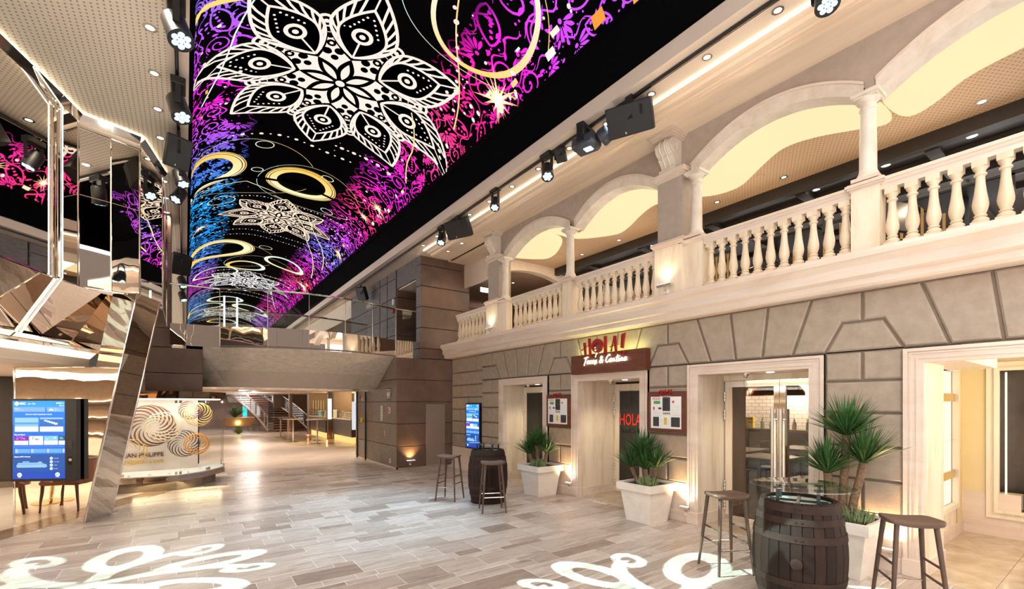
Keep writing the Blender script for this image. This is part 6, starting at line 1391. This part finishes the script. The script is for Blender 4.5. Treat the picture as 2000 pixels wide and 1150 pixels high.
def moving_head(loc, rz):
    e = empty('moving_head', loc, rz); tag(e, 'dark moving head projector glowing blue on the right track', 'projector')
    MB().bbox(-.14, .14, -.20, .18, -.10, .10, .05).build('head', mcol('graphite', (.05, .055, .07), .35), e, True); MB().lathe([(.11, .0), (.12, .03), (.11, .12), (.06, .14)], 0, 0, 22).xf(frame((0, -.24, -.02), (1, 0, 0), (0, .5, 1))).build('lens_barrel', mcol('graphite2', (.05, .06, .08), .35), e, True)
    MB().lathe([(.075, .141), (0, .15)], 0, 0, 20, False).xf(frame((-.02, -.24, -.02), (1, 0, 0), (0, .5, 1))).build('lens', M_bluelens, e); MB().bbox(-.08, .02, -.12, .0, -.115, -.09, .01).build('light_slot', M_bluelens, e)
    for q in (-1, 1): MB().box(q*.155 - .012, q*.155 + .012, -.05, .05, -.02, .22).build('yoke_arm', M_black, e)
    MB().bbox(-.17, .17, -.06, .06, .19, .24, .01).build('yoke_base', M_black, e)
moving_head((4.60, 4.62, 5.36), R(15))
def speaker(loc, d, w_, h_, dp, label):
    e = empty('loudspeaker', loc); tag(e, label, 'speaker', 'black loudspeakers on the tracks'); M_ = basis(d)
    P = [(-w_/2, 0), (w_/2, 0), (w_/2, dp*.35), (w_*.30, dp), (-w_*.30, dp), (-w_/2, dp*.35)]
    m = MB().prism([(x, z) for x, z in P], 'y', -h_/2, h_/2); m.xf(M_); bevel(m.build('cabinet', mcol('speaker_black', (.012, .010, .010), .6), e), .012, 2)
    MB().box(-w_/2 + .015, w_/2 - .015, -h_/2 + .015, h_/2 - .015, -.006, .002).xf(M_).build('grille', M_black, e); MB().box(w_*.08, w_*.11, -h_*.42, -h_*.36, -.010, -.006).xf(M_).build('badge', M_brushed, e)
    m = MB(); m.box(-.016, .016, -.05, .05, h_*0, .30); m.build('bracket', M_black, e)
    for q in (-1, 1): MB().bbox(-.02, .02, q*(h_/2 + .008) - .006, q*(h_/2 + .008) + .006, -.02, .28 if False else .10, .004).xf(Matrix.Identity(4)).build('side_strap', M_black, e)
speaker((-.07, 8.0, 5.24), (.25, -.8, -.45), .30, .42, .30, 'big black loudspeaker on the left track'); speaker((-.07, 14.4, 5.22), (.25, -.8, -.4), .42, .5, .36, 'black loudspeaker farther along the left track')
speaker((4.60, 3.85, 5.32), (-.75, -.35, -.55), .58, .36, .32, 'big black loudspeaker on the right track'); speaker((4.63, 5.20, 5.46), (-.7, -.3, -.5), .16, .2, .16, 'small black loudspeaker beside the moving head'); speaker((4.62, 8.42, 5.33), (-.75, -.35, -.5), .58, .36, .32, 'black loudspeaker farther along the right track'); speaker((4.63, 14.9, 5.24), (-.75, -.5, -.4), .34, .42, .24, 'black loudspeaker by the slate tower wall')
for k in range(13): downlight((4.80, 1.385 + .757*k, 5.618), 'small downlight from the top right in the beige strip beside the entablature', 'downlights in the right ceiling strip', .045)
for k in range(10): downlight((-.30, 5.25 + .81*k, 5.618), 'small downlight from the top in the left perforated ceiling', 'downlights in the left ceiling', .05)
for x, y in ((5.35, 9.5), (5.35, 10.2)): downlight((x, y, 5.503), 'small downlight in the peach soffit by the tower, nearest first', 'downlights in the peach soffit', .045)
# ---------------- lit vestibule at the right edge ----------------
M_cream_y = mcol('cream_wall', (.74, .60, .33), .5, 0, .03, 3, bump=0)
ve = empty('wall_vestibule'); struct(ve, 'cream lined vestibule with lit display windows at the right edge', 'wall')
MB().box(6.5, 7.22, 1.43, 1.6, 0, 2.4).build('side_wall', M_cream_y, ve); MB().box(8.10, 8.5, 1.43, 1.6, 0, 2.4).build('side_wall', M_cream_y, ve); MB().box(7.2, 8.12, 1.43, 1.6, 0, .36).build('side_wall', M_marbleV, ve); MB().box(7.2, 8.12, 1.43, 1.6, 2.16, 2.4).build('side_wall', M_cream_y, ve)
MB().box(8.4, 8.6, 1.2, 1.6, .55, 2.4).build('rear_wall', M_cream_y, ve); MB().box(8.39, 8.6, .9, 1.6, 0, .55).build('rear_wall', M_marble, ve); MB().box(8.4, 8.6, -2, 1.2, 0, .24).build('rear_wall', M_marble, ve); MB().box(8.4, 8.6, -2, 1.2, 2.22, 2.4).build('rear_wall', M_cream_y, ve)
MB().box(8.37, 8.42, -2, 1.6, 0, .13).build('skirting', M_marble, ve); MB().box(6.55, 8.4, 1.41, 1.44, 0, .15).build('skirting', M_marble, ve)
MB().box(5.88, 8.6, -2, 1.6, 2.25, 2.4).build('vestibule_ceiling', M_beige, ve)
w1 = empty('window_1'); struct(w1, 'bright lit display window in the side of the vestibule', 'window')
for (a, b, c, d) in ((7.2, 7.28, .36, 2.16), (8.04, 8.12, .36, 2.16), (7.28, 8.04, .36, .42), (7.28, 8.04, 2.10, 2.16)): MB().box(a, b, 1.40, 1.46, c, d).build('frame', M_marbleV, w1)
MB().box(7.28, 8.04, 1.45, 1.455, .42, 2.10).build('glass_pane', M_glasst, w1); MB().box(7.28, 8.04, 1.470, 1.478, .42, 2.10).build('lit_back', memit('display_white', (1, .93, .76), .7), w1)
for z in (.75, 1.72): MB().box(7.28, 8.04, 1.43, 1.447, z, z + .10).build('shelf_bracket', M_brass, w1)
MB().box(7.28, 8.04, 1.43, 1.447, 1.23, 1.24).build('glass_shelf', M_glassg, w1)
w2 = empty('window_2'); struct(w2, 'dark display window with a light line at the right edge', 'window')
for k, (o_, x) in enumerate(((0, 8.36), (.035, 8.375), (.07, 8.345))):
    m = MB(); m.box(x, 8.42, 1.20 - .04 - o_, 1.20 - o_, .24 + o_, 2.22 - o_); m.box(x, 8.42, -1, 1.16 - o_, 2.22 - .04 - o_, 2.22 - o_); m.box(x, 8.42, -1, 1.16 - o_, .24 + o_, .28 + o_); m.build('frame', M_marbleV, w2)
MB().box(8.415, 8.42, -1, 1.08, .36, 2.11).build('glass_pane', M_glasst, w2); MB().box(8.85, 8.9, -1, 1.1, .3, 2.2).build('dark_back', mcol('bronze_back', (.075, .045, .03), .3), w2); MB().box(8.42, 8.9, 1.085, 1.10, .3, 2.2).build('side_mirror', M_mirrord, w2); MB().box(8.46, 8.48, 1.03, 1.045, .38, 2.09).build('light_line', M_cove_hot, w2); MB().box(8.42, 8.9, -1, 1.1, .30, .36).build('display_base', M_dark, w2)
e = empty('display_tower', (8.62, .78, 0)); tag(e, 'clear display column with brass ends inside the right window', 'display')
for z in (.62, 1.62): MB().bbox(-.10, .10, -.10, .10, z, z + .12, .004).build('brass_block', M_brass, e)
MB().box(-.08, .08, -.08, .08, .74, 1.62).build('glass_tube', M_glassg, e); MB().box(-.005, .005, -.07, .07, .74, 1.62).build('lit_strip', M_cove, e); MB().box(-.08, .08, -.08, .08, .36, .62).build('stem', M_dark, e)
vf = empty('floor'); struct(vf, 'polished warm marble floor of the vestibule', 'floor')
for p in range(4):
    for q in range(5): 
        xa, yb = 5.80 + p*.66, 1.42 - q*.62; MB().bbox(xa + .002, xa + .658, yb - .618, yb - .002, -.02, .006, .003).build('paving_slab', M_thresh, vf)
point('vestibule_fill', (7.2, .4, 2.0), 15, (1, .82, .50), 0); point('vestibule_fill', (7.0, -.9, 2.0), 12, (1, .82, .50), 0);  # invisible fill points added inside the vestibule, no fixture behind them
# ---------------- restaurant behind the double glass door ----------------
struct(MB().box(6.6, 13.2, 2.2, 2.3, 0, 2.5).build('wall_restaurant_near', M_brownp), 'brown near side wall of the restaurant room', 'wall'); struct(MB().box(6.6, 13.2, 8.6, 8.7, 0, 2.5).build('wall_restaurant_far', M_brownp), 'brown far side wall of the restaurant room', 'wall'); struct(MB().box(6.6, 13.2, 2.2, 8.7, 2.35, 2.5).build('ceiling', M_dark), 'dark ceiling of the restaurant room', 'ceiling'); struct(MB().box(6.55, 13.2, 2.2, 8.7, -.03, .0).build('floor', mcol('dark_room_floor', (.07, .05, .04), .3)), 'dark floor of the restaurant room', 'floor')
t = NT('white_wall_tile'); bk = t.n('ShaderNodeTexBrick'); mp = t.world((1, 1, 1), (0, R(90), 0)); sx = t.n('ShaderNodeSeparateXYZ'); g_ = t.n('ShaderNodeNewGeometry'); t.l(g_.outputs['Position'], sx.inputs[0]); cb = t.n('ShaderNodeCombineXYZ'); t.l(sx.outputs[1], cb.inputs[0]); t.l(sx.outputs[2], cb.inputs[1]); t.l(cb.outputs[0], bk.inputs[0])
bk.inputs['Scale'].default_value = 1; bk.inputs['Brick Width'].default_value = .2; bk.inputs['Row Height'].default_value = .1; bk.inputs['Mortar Size'].default_value = .006; bk.inputs['Color1'].default_value = (.8, .76, .70, 1); bk.inputs['Color2'].default_value = (.74, .7, .64, 1); bk.inputs['Mortar'].default_value = (.35, .32, .3, 1); t.col(bk.outputs[0]).set(.25)
struct(MB().box(13.0, 13.1, 2.2, 8.7, 0, 2.5).build('wall_restaurant_back', t.m), 'white tiled back wall of the restaurant room', 'wall')
e = empty('back_bar', (12.3, 6.0, 0)); tag(e, 'long bar counter with shelf inside the restaurant', 'counter'); MB().bbox(-.3, .3, -2.4, 2.4, 0, 1.0, .01).build('body', M_darkwood, e); MB().box(-.36, .34, -2.45, 2.45, 1.0, 1.05).build('worktop', M_brushed, e)
bc = [(.75, .55, .05), (.8, .75, .68), (.45, .12, .05), (.6, .55, .5), (.2, .25, .12)]
BM = [mcol('jar_%d' % i, c, .35, bump=0) for i, c in enumerate(bc)]
for k in range(16):
    y = 4.0 + k*.27; x = 12.25 + .1*(k % 2)
    if k in (8, 9, 10): o = MB().bbox(x - .06, x + .06, y - .1, y + .1, 1.05, 1.33, .004).build('carton', BM[0]); tag(o, ['right', 'middle', 'left'][k - 8] + ' yellow carton on the restaurant bar counter', 'carton', 'cartons on the bar')
    else: o = MB().lathe([(.045, 1.05), (.05, 1.07), (.05, 1.20), (.02, 1.25), (.02, 1.31), (0, 1.312)], x, y, 12).build('bottle', BM[1 + k % 4], None, True); tag(o, 'small bottle on the restaurant bar counter', 'bottle', 'bottles on the bar')
for k, (x, y, r) in enumerate([(9.6, 4.55, .30), (10.3, 4.35, .28), (10.0, 4.95, .22)]):
    e = empty('copper_pendant', (x, y, 1.86)); tag(e, 'copper dome pendant lamp inside the restaurant, %s' % ['front large one', 'right one', 'small rear one'][k], 'lamp', 'copper pendants'); MB().lathe([(r, 0), (r*.95, .08), (r*.7, .18), (r*.3, .24), (.03, .26)], 0, 0, 24, False).build('dome', mmirror('copper_%d' % k, (.75, .33, .18), .2), e, True); MB().tube([(0, 0, .25), (0, 0, .5)], .006, 6).build('cord', M_black, e); MB().lathe([(.05, .05), (.05, .09), (0, .13)], 0, 0, 12, False).build('bulb', M_lamp, e)
for k, (x, y) in enumerate([(10.5, 6.6), (10.9, 5.2), (9.4, 6.2), (11.4, 3.9)]):
    o = MB().bbox(x - .1, x + .1, y - .1, y + .1, 2.18, 2.352, .01).build('lantern', memit('lantern_%d' % k, (1, .86, .58), 1.6)); tag(o, 'square glowing lantern under the dim restaurant ceiling, ' + ['far left', 'middle', 'near left', 'right'][k], 'lamp', 'restaurant lanterns')
for k, (x, y) in enumerate([(8.4, 3.9), (9.3, 4.9), (7.9, 6.3), (10.6, 4.2)]):
    e = empty('dining_table', (x, y, 0)); tag(e, 'wooden dining table inside the restaurant, %s' % ['nearest the glass door', 'second row', 'left side', 'by the bar'][k], 'table', 'restaurant tables'); MB().bbox(-.45, .45, -.4, .4, .72, .76, .006).build('tabletop', M_walnut, e)
    for sx_ in (-1, 1):
        for sy_ in (-1, 1): MB().tube([(sx_*.4, sy_*.35, 0), (sx_*.4, sy_*.35, .72)], .02, 6).build('leg', M_black, e)
    for s_ in (-1, 1):
        c = empty('dining_chair', (x + s_*.0, y + s_*.62, 0), 0 if s_ > 0 else PI); tag(c, 'dark chair at the restaurant table %s, %s side' % (['nearest the glass door', 'of the second row', 'on the left', 'by the bar'][k], 'far' if s_ > 0 else 'near'), 'chair', 'restaurant chairs'); MB().bbox(-.2, .2, -.2, .2, .42, .46, .01).build('seat', M_darkwood, c); MB().bbox(-.2, .2, .18, .2, .5, .85, .008).build('backrest', M_darkwood, c)
        for sx_ in (-1, 1):
            for sy_ in (-1, 1): MB().tube([(sx_*.17, sy_*.17, 0), (sx_*.17, sy_*.17, .43)], .014, 6).build('leg', M_black, c)
point('restaurant_fill', (12.4, 5.2, 2.1), 90, (1, .92, .80), 0); point('restaurant_fill', (9.5, 5.2, 2.15), 45, (1, .86, .68), 0); point('restaurant_fill', (12.4, 7.4, 2.1), 60, (1, .92, .80), 0)  # added fill points for the dim room, apart from its lanterns and pendants
# ---------------- lamps that light the hall ----------------
def gobo(name, loc, target, watts, ang, rot, sc_=1.0, col=(.60, 1.0, .95), petals=6):
    o = spot(name, loc, target, watts, col, ang, .02, .012); l = o.data; l.use_nodes = True; nt = l.node_tree; em = nt.nodes.get('Emission')
    fw = (Vector(target) - Vector(loc)).normalized(); rt = fw.cross(Vector((0, 0, 1))).normalized(); upv = rt.cross(fw)
    c, s_ = math.cos(rot), math.sin(rot); rt, upv = rt*c + upv*s_, upv*c - rt*s_
    k = 1/math.tan(R(ang)/2)*sc_
    def N(t_, **kw):
        n_ = nt.nodes.new(t_)
        for a, b in kw.items(): setattr(n_, a, b)
        return n_
    def m(op, a, b=0.0):
        n_ = N('ShaderNodeMath', operation=op)
        for i, v in enumerate((a, b)):
            if isinstance(v, (int, float)): n_.inputs[i].default_value = v
            else: nt.links.new(v, n_.inputs[i])
        return n_.outputs[0]
    g = N('ShaderNodeNewGeometry')
    def dot(v):
        n_ = N('ShaderNodeVectorMath', operation='DOT_PRODUCT'); nt.links.new(g.outputs['Incoming'], n_.inputs[0]); n_.inputs[1].default_value = v; return n_.outputs['Value']
    d = dot(fw); x = m('MULTIPLY', m('DIVIDE', dot(rt), d), k); y = m('MULTIPLY', m('DIVIDE', dot(upv), d), k)
    r = m('SQRT', m('ADD', m('MULTIPLY', x, x), m('MULTIPLY', y, y))); a = m('ARCTAN2', y, x); seg = 2*PI/petals
    def fold(ph): 
        f = m('SUBTRACT', m('FLOORED_MODULO', m('ADD', a, ph), seg), seg/2); return m('MULTIPLY', r, m('COSINE', f)), m('MULTIPLY', r, m('SINE', f))
    def ell(p, cx, cy, ax, by):
        u = m('DIVIDE', m('SUBTRACT', p[0], cx), ax); v = m('DIVIDE', m('SUBTRACT', p[1], cy), by); return m('SQRT', m('ADD', m('MULTIPLY', u, u), m('MULTIPLY', v, v)))
    f0 = fold(PI); f1 = fold(PI + seg/2)
    e0 = ell(f0, .62, 0, .34, .17); e0i = ell(f0, .60, .0, .19, .075)
    ringm = m('MULTIPLY', m('LESS_THAN', e0, 1.0), m('GREATER_THAN', e0i, 1.0))
    e1 = ell(f1, .44, .04, .34, .14); e1i = ell(f1, .44, -.05, .34, .14); cres = m('MULTIPLY', m('LESS_THAN', e1, 1.0), m('GREATER_THAN', e1i, 1.0))
    e2 = ell(f1, .78, 0, .17, .10); e2i = ell(f1, .78, 0, .08, .045); loop = m('MULTIPLY', m('LESS_THAN', e2, 1.0), m('GREATER_THAN', e2i, 1.0))
    sp_ = m('MULTIPLY', m('LESS_THAN', m('ABSOLUTE', f0[1]), .035), m('LESS_THAN', r, .35))
    mask = m('MAXIMUM', m('MAXIMUM', ringm, cres), m('MAXIMUM', loop, sp_)); nt.links.new(mask, em.inputs['Strength'])
    return o
gobo('gobo_projector_beam', (4.60, 4.45, 5.25), (-.75, 5.75, 0), 4200, 20, .5, 1.0)
gobo('gobo_projector_beam', (-.03, 5.2, 5.1), (3.45, 2.30, 0), 4200, 23, .2, 1.0)
spot('stage_wash', (4.5, 7.0, 5.25), (1.9, 7.0, 0), 700, (.50, .78, 1), 56, 1.0, .1)
spot('stage_wash', (.05, 8.7, 5.05), (2.8, 6.8, 0), 320, (.50, .78, 1), 54, 1.0, .1)
spot('stage_wash', (4.5, 9.1, 5.25), (3.4, 5.6, 0), 200, (.60, .83, 1), 46, 1.0, .1)
spot('stage_wash', (4.5, 9.1, 5.25), (2.0, 10.2, 0), 260, (.80, .90, 1), 56, 1.0, .1)
for k in range(7): spot('ceiling_downlight_beam', (4.80, 1.76 + 1.51*k, 5.58), (4.80, 1.76 + 1.51*k, 0), 22, (1, .90, .80), 75, .8, .05)
for k in range(5): spot('left_downlight_beam', (-.30, 5.3 + 1.62*k, 5.58), (-.30, 5.3 + 1.62*k, 0), 30, (1, .84, .68), 85, .8, .05)
for y in (-1.5, 1.5, 4.5): spot('front_spot_beam', (1.5, y, 5.5), (1.8, y, 0), 12, (1, .88, .76), 110, .9, .15)  # downward spots over the front floor, no fixture modelled
spot('tower_downlight', (5.35, 10.2, 5.45), (5.7, 11.3, 4.0), 14, (1, .75, .5), 60, .6, .03)
